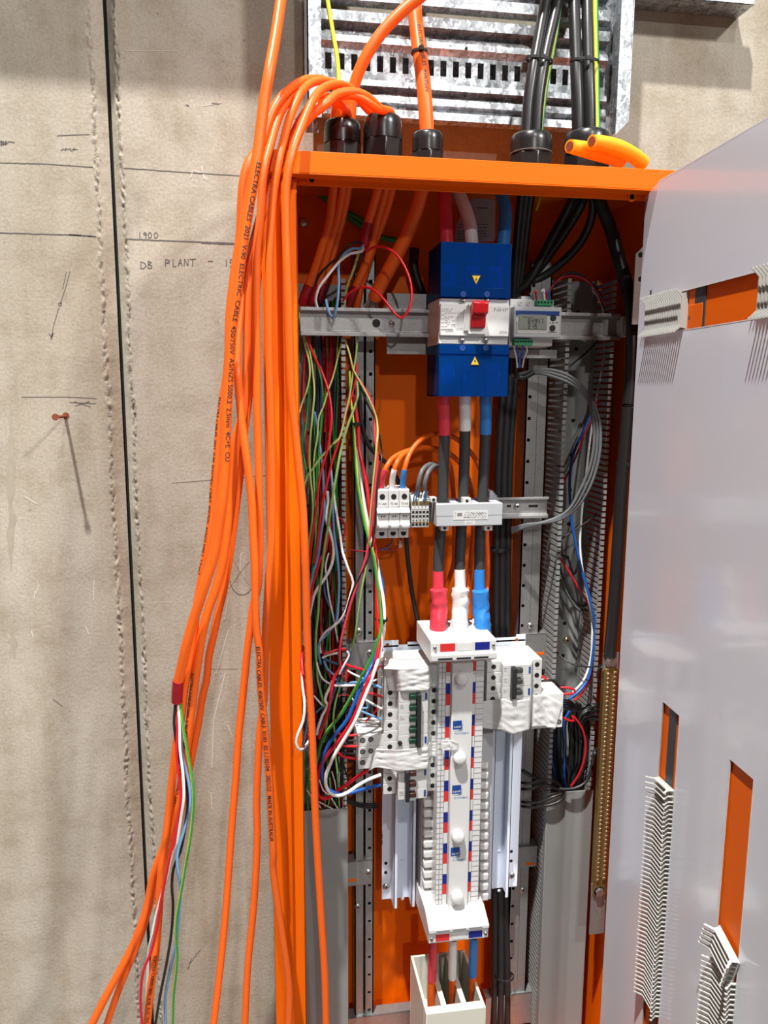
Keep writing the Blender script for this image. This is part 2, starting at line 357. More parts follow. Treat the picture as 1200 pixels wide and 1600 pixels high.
def mark(parent, z, pts, wpx=1.2, m='pencil', name='pencil_mark'):
    mb = MB()
    q = [P(a, b, 0) for a, b in zp(z, *pts)]; r = mm(wpx, 0) / 2
    for a, b in zip(q, q[1:]):
        d = (b - a).normalized(); n = Vector((-d.z, 0, d.x)) * r
        mb.prism([a + n, b + n, b - n, a - n], (0, -0.0004, 0))
    o = build(name, mb, m, parent, smooth=0); o['kind'] = 'structure'; return o
def scribble(pts, amp, n=14, seed=1):
    rr = random.Random(seed); out = []
    for (x0, y0), (x1, y1) in zip(pts, pts[1:]):
        for i in range(n): out.append((x0 + (x1 - x0) * i / n + rr.uniform(-amp, amp), y0 + (y1 - y0) * i / n + rr.uniform(-amp, amp)))
    return out + [pts[-1]]
for p, pts, wv in ((wall_l, [(-20, 726), (200, 732), (415, 746)], 1.1), (wall_l, [(-20, 1039), (300, 1048), (430, 1056)], 1.5), (wall_l, [(310, 1047), (430, 1056)], 1.7),
                   (wall_r, [(552, 750), (860, 772), (1085, 785)], 1.2), (wall_r, [(562, 1067), (800, 1077), (1060, 1086)], 1.6), (wall_r, [(900, 1086), (1060, 1091)], 1.2)):
    mark(p, 'w7', scribble(pts, 1.0), wv)
STROKE = {'1': [[(.5, 0), (.5, 1)]], '9': [[(.75, .62), (.5, .98), (.2, .75), (.4, .5), (.75, .65), (.6, 0)]], '0': [[(.5, 1), (.15, .6), (.3, .05), (.7, .1), (.9, .6), (.5, 1)]],
          'D': [[(.2, 0), (.2, 1), (.7, .8), (.9, .4), (.6, .05), (.15, 0)]], 'B': [[(.2, 0), (.2, 1), (.7, .85), (.25, .55), (.8, .35), (.7, .05), (.15, 0)]],
          'P': [[(.2, 0), (.2, 1), (.8, .85), (.75, .55), (.2, .5)]], 'L': [[(.2, 1), (.2, 0), (.8, .05)]], 'A': [[(.1, 0), (.5, 1), (.85, 0)], [(.2, .4), (.75, .4)]],
          'N': [[(.1, 0), (.15, 1), (.8, .05), (.85, 1)]], 'T': [[(.0, .95), (1, 1)], [(.5, 1), (.5, 0)]], '5': [[(.9, 1), (.3, .95), (.25, .6), (.8, .5), (.75, .1), (.2, 0)]], '-': [[(.0, .5), (.9, .5)]], ' ': []}
def handwrite(parent, z, chars, h):
    mb = MB()
    for ch, x, y, wd in chars:
        for st in STROKE[ch]:
            q = [P(a, b, 0) for a, b in zp(z, *[(x + u * wd, y - v * h) for u, v in st])]
            for a, b in zip(q, q[1:]):
                d = (b - a).normalized(); n = Vector((-d.z, 0, d.x)) * mm(1.15, 0) / 2
                mb.prism([a + n, b + n, b - n, a - n], (0, -0.0004, 0))
    build('handwriting', mb, 'pencil', parent, smooth=0)['kind'] = 'structure'
handwrite(wall_r, 'w7', [('1', 612, 1064, 24), ('9', 636, 1064, 24), ('0', 658, 1064, 22), ('0', 684, 1064, 24)], 28)
handwrite(wall_r, 'w7', [('D', 622, 1200, 34), ('B', 656, 1198, 28), ('P', 732, 1190, 30), ('L', 768, 1190, 24), ('A', 792, 1188, 26), ('N', 820, 1188, 24), ('T', 846, 1188, 28),
                         ('-', 928, 1182, 26), ('1', 1000, 1190, 20), ('5', 1020, 1190, 26)], 32)
mark(wall_l, 'w7', [(-5, 640), (8, 628), (4, 650), (16, 630), (14, 648), (28, 630), (24, 646), (40, 632), (66, 636)], 1.2)
mark(wall_l, 'w7', [(255, 606), (330, 602), (400, 600)], .9); mark(wall_l, 'w7', scribble([(275, 668), (345, 668)], 6, 12), 1.0)
mark(wall_l, 'w7', [(312, 1212), (296, 1275), (268, 1358)], .9); mark(wall_l, 'w7', [(296, 1212), (280, 1290)], .7)
mark(wall_l, 'w7', [(262, 1352), (276, 1352), (272, 1366), (262, 1362), (262, 1352)], 1.1); mark(wall_l, 'w7', [(264, 1370), (240, 1450), (226, 1515)], .8)
mark(wall_l, 'w7', [(218, 1488), (232, 1506), (238, 1486), (230, 1512)], 1.2)
mark(wall_l, 'w9', [(95, 172), (300, 172), (430, 178)], .7); mark(wall_l, 'w9', [(310, 196), (430, 202)], .9); mark(wall_l, 'w9', [(330, 192), (405, 216)], .7); mark(wall_l, 'w9', [(335, 212), (400, 192)], .7)
for pts in ([(160, 1050), (176, 1010)], [(152, 1075), (158, 1040)], [(110, 618), (165, 650)], [(384, 1195), (396, 1232)], [(140, 1215), (150, 1245)], [(420, 990), (418, 1080)]):
    mark(wall_l, 'w9', pts, 1.6, 'chalk', 'scuff_mark')
mark(wall_l, 'w9', [(235, 1520), (278, 1552)], .9)
mark(wall_r, 'w9', [(770, 556), (860, 548), (1000, 537), (1195, 520)], 1.0, 'faint'); mark(wall_r, 'w9', [(940, 1385), (1060, 1385)], .8, 'faint')
mark(wall_r, 'w7', [(830, 468), (845, 474)], 1.4); mark(wall_r, 'w7', [(900, 475), (990, 458)], 1.0, 'chalk', 'scuff_mark'); mark(wall_r, 'w7', [(945, 462), (978, 464)], 1.6)
mark(wall_r, 'w7', [(850, 795), (862, 760), (905, 775), (922, 805)], 2.0, 'chalk', 'scuff_mark'); mark(wall_r, 'w7', [(900, 740), (910, 800)], 1.6, 'chalk', 'scuff_mark')
mark(wall_r, 'w7', [(560, 228), (800, 228)], .7, 'chalk', 'scuff_mark')
mark(wall_r, 'a4', [(560 + 118 * math.cos(a / 24 * 2 * math.pi), 655 + 200 * math.sin(a / 24 * 2 * math.pi)) for a in range(15)], 1.0)
mark(wall_r, 'a4', [(450, 790), (545, 650), (625, 555)], .9, 'faint'); mark(wall_r, 'a4', [(480, 540), (545, 650), (630, 770)], .9, 'faint'); mark(wall_r, 'a4', [(555, 480), (545, 560), (545, 640)], 1.6, 'chalk', 'scuff_mark')
mark(wall_r, 'a4', [(440, 880), (420, 990), (400, 1080)], 1.6, 'chalk', 'scuff_mark'); mark(wall_r, 'a4', [(440, 1170), (330, 1560)], 2.0, 'chalk', 'scuff_mark')
mark(wall_r, 'a5', [(560, 60), (470, 420), (455, 800)], 1.8, 'chalk', 'scuff_mark'); mark(wall_r, 'a5', [(575, 460), (620, 560)], 1.4, 'chalk', 'scuff_mark'); mark(wall_r, 'a5', [(450, 990), (455, 1120)], 1.6, 'chalk', 'scuff_mark')
mark(wall_r, 'a6', scribble([(930, 970), (830, 1100)], 8, 10), .9); mark(wall_r, 'a6', [(850, 1050), (820, 1140)], .9)
def stain(parent, z, x0, y0, x1, y1, seed):
    mb = MB(); (a, b), (c, e) = zp(z, (x0, y0), (x1, y1)); n = 40; L = []; R = []
    for i in range(n + 1):
        y = b + (e - b) * i / n; k = 0.55 + 0.5 * noise.noise((i * .23, seed * 3.1, 0)) + 0.35 * noise.noise((i * 1.1, seed, 2)); k = max(.08, k) * (min(1, i / 9, (n - i) / 9) + .03)
        m = (a + c) / 2 + 6 * noise.noise((i * .2, seed, 5)); L.append(P(m - (c - a) / 2 * k, y, -.0003)); R.append(P(m + (c - a) / 2 * k, y, -.0003))
    for i in range(n): mb.add([L[i], R[i], R[i + 1], L[i + 1]], [(0, 1, 2, 3)])
    build('water_stain', mb, 'stain', parent, smooth=0)['kind'] = 'structure'
stain(wall_l, 'w9', 22, 200, 74, 950, 1); stain(wall_l, 'w9', 34, 1150, 82, 1340, 3)
# rusty screw in the wall
p = P(*zp('w9', (292, 258))[0], 0); q = P(*zp('w9', (250, 262))[0], -0.064)
t = thing('wall_screw', p, 'rusty screw sticking out of the concrete left of the panel joint', 'screw')
build('shank', MB().lathe(p + (p - q) * .2, q, [(0, .0022), (.3, .0024), (.97, .0024), (1, .0024)], 10), 'rust', t)
build('screw_head', MB().lathe(q, q + (q - p).normalized() * .004, [(0, .0025), (.3, .0048), (1, .0052)], 14), 'rust', t)
build('rust_patch', MB().cyl(p + Vector((.001, -.0006, .001)), p + Vector((.001, .002, .001)), .0055, .0045, 7), 'rust', t)

# ------------------------------------------------------------------ unseen overhead tray, added to shade the top of the wall
t = thing('shade_tray', (-0.5, -0.07, 2.48), 'unseen galvanised tray added above the distribution board to shade the wall top', 'cable tray')
build('tray_floor', MB().box(-2.4, 0.07, -.145, -.004, 2.48, 2.483), 'galv2', t); build('tray_side', MB().box(-2.4, .07, -.148, -.145, 2.48, 2.54), 'galv2', t)
build('tray_side', MB().box(-2.4, .07, -.004, -.001, 2.48, 2.54), 'galv2', t)

# ------------------------------------------------------------------ vertical cable ladder above the cabinet
xl0, xl1 = P(480, 100, -.1).x, P(502, 100, -.1).x; xr0, xr1 = P(966, 100, -.1).x, P(986, 100, -.1).x
zb = P(990, 200, -.1).z; ztop = 2.62
t = thing('cable_ladder', ((xl0 + xr1) / 2, -.02, zb), 'spangled galvanised cable ladder on the wall above the orange cabinet', 'cable ladder')
build('side_rail', MB().box(xl0, xl1, -.102, -.0995, zb - .012, ztop).box(xl0, xl0 + .002, -.102, -.03, zb - .012, ztop).box(xl0, xl1, -.032, -.03, zb - .012, ztop), 'galv', t)
rr = MB()
rr.xz([(xr0, zb - .012), (xr1 - .002, zb + .006), (xr1, ztop), (xr0, ztop)], -.102, -.0995)
rr.box(xr1 - .002, xr1, -.102, -.03, zb + .006, ztop).box(xr0 - .014, xr1, -.032, -.03, zb - .02, ztop)
build('side_rail', rr, 'galv', t)
yb = -.052                                                    # floor of the tray between the rails
def zat(py): return P(640, py, yb).z
prof = [(24, yb), (30, yb - .012), (46, yb - .012), (50, yb + .006), (56, yb + .006), (60, yb - .004), (76, yb - .009), (84, yb)]
def strip(prof, x0, x1, th=.0018):
    mb = MB(); a = [(y, zat(py)) for py, y in prof]
    for (ya, za), (yc, zc) in zip(a, a[1:]): mb.prism([(x0, ya, za), (x0, yc, zc), (x0, yc + th, zc), (x0, ya + th, za)], (x1 - x0, 0, 0))
    return mb
X0, X1 = xl1 - .004, xr0 + .001
build('tray_sheet', strip(prof, X0, X1), 'galv', t, smooth=0)
sl = MB(); za, zc = zat(84), zat(129); zs0, zs1 = P(640, 116, yb).z, P(640, 91, yb).z
sl.box(X0, X1, yb, yb + .0018, zs1, za).box(X0, X1, yb, yb + .0018, zc, zs0)
x = X0 - .006; pitch = mm(19.0, yb); wslot = mm(9.2, yb)
while x < X1:
    a, b = max(X0, x + wslot), min(X1, x + pitch)
    if b > a: sl.box(a, b, yb, yb + .0018, zs0, zs1)
    x += pitch
build('slotted_strip', sl, 'galv', t, smooth=0)
build('slot_shade_back', MB().box(X0, X1, yb + .034, yb + .036, zc - .004, za + .004).box(X0, X1, yb + .0018, yb + .036, za + .002, za + .004).box(X0, X1, yb + .0018, yb + .036, zc - .004, zc - .002), 'galv', t, smooth=0)  # closed back added behind the slots so they look dark
build('tray_sheet', strip([(129, yb), (132, yb - .008), (142, yb - .01), (145, yb + .005), (150, yb + .005), (154, yb - .006), (166, yb - .01), (170, yb - .002), (174, yb - .002), (177, yb - .012), (190, yb - .014), (192, yb)], X0, X1), 'galv', t, smooth=0)
build('tray_sheet', strip([(-60, yb), (-56, yb - .01), (-30, yb - .01), (-26, yb + .006), (-10, yb), (-4, yb - .012), (14, yb - .014), (17, yb)], X0, X1), 'galv', t, smooth=0)
for a, b in ((728, 77), (728, 149)):
    q = P(a, b, yb - .007); build('bolt_hole', MB().cyl(q + Vector((0, -.0035, 0)), q, .0022, .0022, 10), 'gap', t)
a = P(1179, 8, -.046)
b0 = P(989, 8, -.046).x
s = MB().box(b0, a.x, -.046, -.001, a.z, a.z + .0025).box(b0, a.x, -.046, -.0435, a.z, a.z + .041).box(b0, a.x, -.046, -.034, a.z + .0385, a.z + .041).box(b0, a.x, -.0035, -.001, a.z, a.z + .041)
tag(build('support_strut', s, 'galv', bevel=.0012), 'galvanised strut fixed to the wall right of the cable ladder top', 'strut')

# ================================================================== CABINET
zf = 1.9395; zt = 1.966; XR = .582
cab = thing('distribution_cabinet', (.29, -.13, .40), 'tall orange powder-coated distribution board cabinet standing open against the concrete wall', 'cabinet')
build('back_panel', MB().box(.004, XR - .002, -.03, -.0275, .40, zt - .002), 'orange', cab)
build('side_panel', MB().box(.003, .005, -.25, -.02, .40, zt - .001), 'orange', cab); build('side_panel', MB().box(XR - .002, XR, -.25, -.02, .40, zt - .001), 'orange', cab)
top = MB().box(.003, XR, -.26, -.02, zt - .002, zt).box(.003, XR, -.262, -.26, zf, zt).box(.003, XR, -.262, -.238, zf - .0015, zf)
build('top_panel', top, 'orange', cab, bevel=.0008)
zl = P(465, 289, -.24).z
ff = MB()
ff.box(.003, XR, -.240, -.238, zl, zf)                                        # top flange behind the rain lip
ff.xy([(.003, -.2515), (.0215, -.2462), (.0285, -.2525), (.0285, -.2495), (.0215, -.2438), (.003, -.249)], .40, zf).box(.0285, .0305, -.2535, -.243, .40, zf).box(.0305, .049, -.245, -.243, .40, zf - .004).box(.047, .049, -.245, -.225, .40, zf - .02)
ff.box(.562, XR, -.245, -.243, .40, zf).box(.562, .564, -.245, -.225, .40, zl)
build('bottom_panel', MB().box(.003, XR, -.25, -.02, .398, .40), 'orange', cab)
build('front_frame', ff, 'orange', cab, bevel=.0007)
build('frame_tab', MB().box(.052, .063, -.2425, -.240, zl + .004, zf - .006), 'orange', cab, bevel=.0005)
for a, b in ((487, 281), (987, 308)):
    q = P(a, b, -.2405); m = MB(); m.ring(q + Vector((0, -.001, 0)), (0, 1, 0), .0033, .0064, .002)
    h = build('door_boss', m, 'orange', cab); build('bolt_hole', MB().cyl(q + Vector((0, -.0012, 0)), q + Vector((0, .0008, 0)), .0036), 'gap', h)
q = P(458, 275, -.2455); build('bolt_hole', MB().cyl(q, q + Vector((0, .001, 0)), .0025), 'gap', cab)
for a, b in ((474, 347),):
    q = P(a, b, -.032); build('back_screw', MB().dome(q + Vector((0, .002, 0)), (0, -1, 0), .008, .004), 'zinc', cab)
q0, q1 = P(993, 384, -.2), P(1007, 475, -.2)
hb = MB().xz([(q0.x, q1.z - .03), (q0.x, q0.z - .012), (q0.x + .012, q0.z), (q0.x + .045, q0.z), (q0.x + .045, q1.z - .03)], -.202, -.2); hbo = build('hinge_bracket', hb, 'galv2', cab, bevel=.0006); hbo['label'] = 'galvanised hinge bracket with round holes'
for b in (398, 436): 
    q = P(1001, b, -.2025); build('bolt_hole', MB().cyl(q, q + Vector((0, .002, 0)), .0038), 'gap', hbo)
# ------------------------------------------------------------------ mounting rails, brackets, plates inside
def screw(parent, q, r=.0055, name='screw', m='zinc', h=.0035):
    mb = MB().dome(q + Vector((0, .0005, 0)), (0, -1, 0), r, h, 16)
    o = build(name, mb, m, parent)
    build('drive_recess', MB().box(q.x - r * .55, q.x + r * .55, q.y - h - .0001, q.y - h * .8, q.z - .0005, q.z + .0005).box(q.x - .0005, q.x + .0005, q.y - h - .0001, q.y - h * .8, q.z - r * .55, q.z + r * .55), 'gap', o, smooth=0)
    return o
def rail(label, ax0, ax1, hx0, hx1, py, d, hole_px, ztop_px, gap=True):
    A0, A1, H0, H1 = [P(v, py, d).x for v in (ax0, ax1, hx0, hx1)]
    zt_ = P((ax0 + hx1) / 2, ztop_px, d).z; zb_ = .44
    t = thing('mounting_rail', ((A0 + H1) / 2, d, zb_), label, 'rail', 'vertical mounting rails in the cabinet')
    x0, x1 = min(A0, H0), max(A1, H1)
    mb = MB().box(A0, A1, d, d + .002, zb_, zt_).box(x0, x0 + .002, d, -.03, zb_, zt_).box(x1 - .002, x1, d, -.03, zb_, zt_)
    hw = .0026; hc = (H0 + H1) / 2 if not gap else (H0 + H1) / 2
    zs = [P(hole_px, b, d).z for b in (620,)]; z = zs[0]; hp = P(hole_px, 620, d).x
    pitch = .0352; zz = z + math.floor((zt_ - z) / pitch) * pitch
    edges = []; k = zz
    # perforated face: boxes leaving real holes
    mb.box(H0, hp - hw, d, d + .002, zb_, zt_).box(hp + hw, H1, d, d + .002, zb_, zt_)
    last = zt_
    while k > zb_:
        mb.box(hp - hw, hp + hw, d, d + .002, k + hw, last); last = k - hw; k -= pitch
    mb.box(hp - hw, hp + hw, d, d + .002, zb_, last)
    build('rail_channel', mb, 'galv2', t, smooth=0)
    build('rail_shade_sheet', MB().box(x0 + .002, x1 - .002, d + .012, d + .013, zb_, zt_), 'gap', t, smooth=0)  # near-black sheet paints the shade inside the channel
    return t
rail_l = rail('galvanised perforated upright rail at the left, behind the tangled wires', 553.5, 568, 572, 586, 700, -.075, 579, 395)
rail_r = rail('galvanised perforated upright rail at the right, beside the right slotted trunking', 838, 853, 820, 837.5, 690, -.075, 828, 410, False)

def dinrail(name, label, x0, x1, d, zt_, zb_, lip=.008, m='galv2'):
    """top-hat rail: face at d, lips standing forward"""
    mb = MB(); h = zt_ - zb_
    prof = [(d - lip, zt_), (d - lip, zt_ - h * .12), (d, zt_ - h * .17), (d, zb_ + h * .2), (d - lip, zb_ + h * .14), (d - lip, zb_), (d - lip + .0015, zb_), (d - lip + .0015, zb_ + h * .13), (d + .0015, zb_ + h * .18), (d + .0015, zt_ - h * .15), (d - lip + .0015, zt_ - h * .105), (d - lip + .0015, zt_)]
    mb.yz(prof, x0, x1)
    t = thing(name, ((x0 + x1) / 2, d, zb_), label, 'rail'); build('rail_profile', mb, m, t, smooth=0, bevel=.0005); return t
d = -.118
zt_, zb_ = P(600, 482, d - .01).z, P(600, 526, d - .01).z
t = dinrail('cross_rail', 'wide galvanised cross rail carrying the main breaker across the cabinet', P(469, 500, d).x, P(966, 500, d).x, d, zt_, zb_, .010)
q = P(588, 505, d); build('rail_hole', MB().cyl(q + Vector((0, -.0004, 0)), q + Vector((0, .001, 0)), .0062), 'gap', t); screw(t, P(612, 506, d), .005)
# galvanised plates that carry it
pl = thing('backing_plate', (P(645, 555, -.1).x, -.1, P(645, 555, -.1).z), 'galvanised backing plate behind the main breaker', 'plate')
X0, X1, Z0, Z1 = rect('full', 604, 459, 700, 554, -.104)
build('plate_sheet', MB().box(X0, X1, -.106, -.104, Z0, Z1), 'galv2', pl, bevel=.0006)
X0, X1, Z0, Z1 = rect('full', 795, 546, 870, 560, -.1); build('plate_tab', MB().box(X0, X1, -.102, -.1, Z0, Z1), 'galv2', pl, bevel=.0006)
def bracket(label, z, x0, y0, x1, y1, d, slot=None, scr=()):
    X0, X1, Z0, Z1 = rect(z, x0, y0, x1, y1, d)
    t = thing('cross_bracket', ((X0 + X1) / 2, d, Z0), label, 'bracket', 'galvanised cross brackets')
    build('bracket_plate', MB().box(X0, X1, d, d + .002, Z0, Z1).box(X0, X1, d, d + .022, Z1 - .002, Z1), 'galv2', t, bevel=.0006)
    if slot:
        q = [P(*c, d) for c in zp(z, *slot)]; h = .0026
        build('slot', MB().box(q[0].x, q[1].x, d - .0003, d + .001, q[0].z - h, q[0].z + h), 'orange', t, bevel=.0018)
    for s in scr: screw(t, P(*zp(z, s)[0], d), .0055)
    return t
bracket('galvanised cross bracket at the left, level with the top of the busbar pan', 'full', 541, 1003, 602, 1046, -.08, scr=((578, 1020),))
bracket('galvanised cross bracket at the right, level with the top of the busbar pan', 'full', 815, 990, 872, 1046, -.08, slot=[(829, 1022), (850, 1024)])
bracket('galvanised cross bracket at lower left, beside the foot of the busbar pan', 'w3', 0, 458, 133, 580, -.08, slot=[(5, 556), (55, 554)], scr=((113, 514),))
bracket('galvanised cross bracket at lower right, beside the foot of the busbar pan', 'w3', 845, 385, 945, 490, -.08, slot=[(890, 474), (932, 472)])
bracket('galvanised cross bracket at the bottom left, beside the ivory cable shroud', 'w3', 0, 1215, 360, 1330, -.08)
bracket('galvanised cross bracket at the bottom right, behind the black cable bundle', 'w3', 690, 1120, 925, 1270, -.08)
for (z, s) in (('w1', (452, 470)), ('w3', (60, 683))): screw(rail_l, P(*zp(z, s)[0], -.075), .006)
for (z, s) in (('w3', (872, 601)), ('z7', (948, 1192))): screw(rail_r, P(*zp(z, s)[0], -.075), .006)

# small DIN rail right of the current transformer
d = -.105; X0, X1, Z0, Z1 = rect('z7', 590, 482, 1040, 598, d)
t = dinrail('din_rail', 'short galvanised DIN rail right of the current transformer', P(600, 800, d).x, X1, d, Z1, Z0, .007)
sc = screw(t, P(*zp('z7', (874, 533))[0], d), .0055)
for a, b in ((818, 842), (938, 990)):
    q = [P(*zp('z7', (v, 532))[0], d) for v in (a, b)]; build('slot', MB().box(q[0].x, q[1].x, d - .0004, d + .0008, q[0].z - .0022, q[0].z + .0022), 'gap', t, bevel=.0015)

# ------------------------------------------------------------------ slotted trunking
def trunking(label, xl, xr, pyref, zt_, zlid, d0=-.03, d1=-.112, m='trunk'):
    x0, x1 = P(xl, pyref, d1).x, P(xr, pyref, d1).x; zb_ = .43
    t = thing('slotted_trunking', ((x0 + x1) / 2, d0, zb_), label, 'trunking', 'grey slotted wiring trunkings')
    build('duct_base', MB().box(x0, x1, d0 - .002, d0, zb_, zt_), m, t)
    for sx in (x0, x1 - .0018):
        mb = MB().box(sx, sx + .0018, d0 - .016, d0 - .001, zb_, zt_)
        z = zb_; 
        while z < zt_ - .006:                                # fingers with hooked tips
            mb.box(sx, sx + .0018, d1, d0 - .014, z, z + .0062)
            mb.box(sx - .0006, sx + .0056 if sx == x0 else sx + .0024, d1 - .0025, d1 + .0015, z, z + .0062) if sx == x0 else mb.box(sx - .0038, sx + .0024, d1 - .0025, d1 + .0015, z, z + .0062)
            z += .0095
        build('slotted_wall', mb, m, t, smooth=0)
    z = zb_ + .03
    while z < zt_ - .04:
        for hx, hz in ((x0 + .028, z), (x1 - .028, z + .02)): build('base_hole', MB().cyl((hx, d0 - .0024, hz), (hx, d0 - .001, hz), .0035, .0035, 10), 'gap', t)
        z += .06
    lid = MB().box(x0 - .002, x1 + .002, d1 - .006, d1 - .004, zb_, zlid).box(x0 - .002, x0 - .0004, d1 - .005, d1 + .008, zb_, zlid).box(x1 + .0004, x1 + .002, d1 - .005, d1 + .008, zb_, zlid)
    build('lid', lid, 'lid', t, bevel=.0012)
    return t, x0, x1
zl_l = P(510, 1265, -.118).z; zl_r = P(890, 1237, -.118).z
duct_l, dl0, dl1 = trunking('grey slotted trunking down the left side, open and full of coloured wires above its lid', 464, 541, 1265, P(520, 445, -.03).z, zl_l)
duct_r, dr0, dr1 = trunking('grey slotted trunking down the right side, lid fitted on its lower half', 855, 923, 1237, P(920, 440, -.03).z, zl_r)
for (a, b) in ((433, 92), (150, 428), (135, 758), (410, 1078), (390, 1390)):
    q = P(*zp('z8', (a + 20, b))[0], -.0325); build('fixing_ring', MB().ring(q, (0, -1, 0), .0042, .0076, .002), 'plast2', duct_r)
q = P(*zp('w2', (1158, 183))[0], -.0325); build('fixing_ring', MB().ring(q, (0, -1, 0), .0045, .0115, .002), 'zinc', duct_r)
q = P(*zp('w2', (1090, 63))[0], -.0325); o = screw(duct_r, q, .0062, 'screw', 'brasslite'); o['label'] = 'brass-coloured screw'
# ribbed white plug at the end of the cross rail
m = MB()
for k in range(4):
    a = P(966 + k * 3.9, 511, -.115); m.box(a.x, a.x + .0028, -.128, -.1, a.z - .0155, a.z + .0155)
a = P(966, 511, -.115); m.box(a.x - .004, a.x + .014, -.122, -.105, a.z - .01, a.z + .01)
tag(build('rail_end_plug', m, 'plast2', bevel=.0006), 'ribbed white plastic plug at the right end of the wide cross rail', 'plug')

# ------------------------------------------------------------------ brass bar with two rows of terminal screws
a, b = P(955, 1022, -.17), P(940, 1398, -.17); X0, X1 = a.x - .0105, a.x + .0125
t = thing('earth_bar', ((X0 + X1) / 2, -.17, b.z), 'long brass earth bar with two rows of terminal screws inside the hinge side', 'terminal bar')
build('bar', MB().box(X0, X1, -.172, -.16, b.z, a.z - .024), 'brass', t, bevel=.001)
build('mounting_strap', MB().box(X0 - .001, X1 + .002, -.168, -.165, a.z - .03, a.z + .001), 'galv2', t); build('mounting_strap', MB().box(X0 - .001, X1 + .002, -.168, -.165, b.z - .075, b.z + .02), 'galv2', t)
for zz in (a.z - .012, b.z + .008):
    h = MB().cyl((X0 + .0105, -.1765, zz), (X0 + .0105, -.168, zz), .0078, .0078, 6).ring((X0 + .0105, -.172, zz), (0, 1, 0), .004, .0098, .0015)
    build('hex_bolt', h, 'zinc', t, bevel=.0006)
n = 48; z0, z1 = b.z + .028, a.z - .036
def bar_screw(xx, zz):
    return MB().lathe((xx, -.1725, zz), (xx, -.1755, zz), [(0, .0032), (.8, .0032), (1, .0024)], 12).box(xx - .0022, xx + .0022, -.1758, -.1748, zz - .0004, zz + .0004, 1)
first = build('terminal_screw', bar_screw(0, 0), ['brasslite', 'gap'], None, smooth=40); first.parent = t
tl = Vector(t.location)
for i in range(n):
    for j, xx in enumerate((X0 + .0058, X1 - .0058)):
        o = first if i == 0 and j == 0 else first.copy()
        if o is not first: COL.objects.link(o); o.parent = t
        zz = z0 + (z1 - z0) * i / (n - 1) + (.002 if j else 0)
        o.location = Vector((xx, -.174, zz)) - tl
# ================================================================== MAIN BREAKER
def V(z, x, y, d): return P(*zp(z, (x, y))[0], d)
def facetext(mb, body, z, x0, y0, x1, y1, d, rot=False, mi=0):
    """lettering filling a rectangle read off the photo on a front face at depth d"""
    X0, X1, Z0, Z1 = rect(z, x0, y0, x1, y1, d)
    if rot: put_text(mb, body, (X1, d, Z1), Z1 - Z0, (-1, 0, 0), (0, 0, -1), width=X1 - X0, mi=mi)
    else: put_text(mb, body, (X0, d, Z0), Z1 - Z0, (1, 0, 0), (0, 0, 1), width=X1 - X0, mi=mi)
def fbox(mb, z, x0, y0, x1, y1, d, back, mi=0):
    X0, X1, Z0, Z1 = rect(z, x0, y0, x1, y1, d); return mb.box(X0, X1, d, back, Z0, Z1, mi)
D = -.2
a = V('z4', 205, 620, D); XB0 = .2505; XB1 = .3533
def zb4(y): return V('z4', 440, y, D).z
ZU1, ZU0, ZB1, ZB0, ZL1, ZL0 = zb4(425), zb4(793), zb4(797), zb4(1106), zb4(1109), zb4(1455)
br = thing('main_breaker', ((XB0 + XB1) / 2, -.115, ZL0), 'main three-pole circuit breaker with red toggle and translucent blue terminal covers', 'circuit breaker')
m = MB(); m.box(XB0, XB1, -.194, -.116, ZB0, ZB1); zf1, zf0 = zb4(838), zb4(1052); m.box(XB0 + .0006, XB1 - .0006, D, -.19, zf0, zf1)
m.xz([(XB0 + .001, ZB1), (XB1 - .001, ZB1), (XB1 - .001, ZB1 - .003), (XB0 + .001, ZB1 - .003)], -.196, -.15)
m.xz([(XB0 + .001, ZB0), (XB1 - .001, ZB0), (XB1 - .001, ZB0 + .003), (XB0 + .001, ZB0 + .003)], -.196, -.15)
bd = build('body', m, 'plast', br, bevel=.0012)
core = MB().box(XB0 + .004, XB1 - .004, -.150, -.116, ZL0 + .004, ZU1 - .004)
for i in (1, 2):
    x = XB0 + (XB1 - XB0) * i / 3; core.box(x - .001, x + .001, -.19, -.15, ZL0 + .004, ZU1 - .03)
build('terminal_base', core, 'grey', br)
for i in range(3):
    x = XB0 + (XB1 - XB0) * (i + .5) / 3
    for zz in (zb4(620), zb4(1280)):
        build('terminal_lug', MB().box(x - .011, x + .011, -.182, -.150, zz - .02, zz + .012).cyl((x, -.192, zz), (x, -.182, zz), .0065, .0065, 12), 'label_w', br, bevel=.002)
def cover(z0, z1, up):
    mb = MB(); t = .0018; s = zb4(725) if up else zb4(1172)
    x0, x1 = XB0, XB1
    mb.box(x0, x1, D, D + t, z0, z1).box(x0, x0 + t, D + t, -.118, z0, z1).box(x1 - t, x1, D + t, -.118, z0, z1)
    if up: mb.box(x0, x1, D + t, -.118, z1 - t, z1).box(x0, x1, D - .0012, D, z0, s)
    else: mb.box(x0, x1, D + t, -.118, z0, z0 + t).box(x0, x1, D - .0012, D, s, z1)
    if not up:
        for xx in (350, 505): 
            x = V('z4', xx, 1380, D).x; mb.box(x - .0006, x + .0006, D - .0006, D, z0, zb4(1260))
    c = build('terminal_cover', mb, 'tblue', br, bevel=.0008); c['label'] = 'translucent blue cover'; return c
cu = cover(ZU0, ZU1, True); cl = cover(ZL0, ZL1, False)
for y, c in ((770, cu), (1130, cl)):
    for x in (360, 518) if c is cu else (354, 510):
        q = V('z4', x, y, D - .0014); build('cover_screw', MB().ring(q, (0, -1, 0), .0022, .0042, .0004).cyl(q, q + Vector((0, .001, 0)), .0022), 'nblue', c)
for x, y in ((358, 819), (518, 817), (352, 1080), (510, 1080)): screw(br, V('z4', x, y, -.196), .0044, 'face_screw')
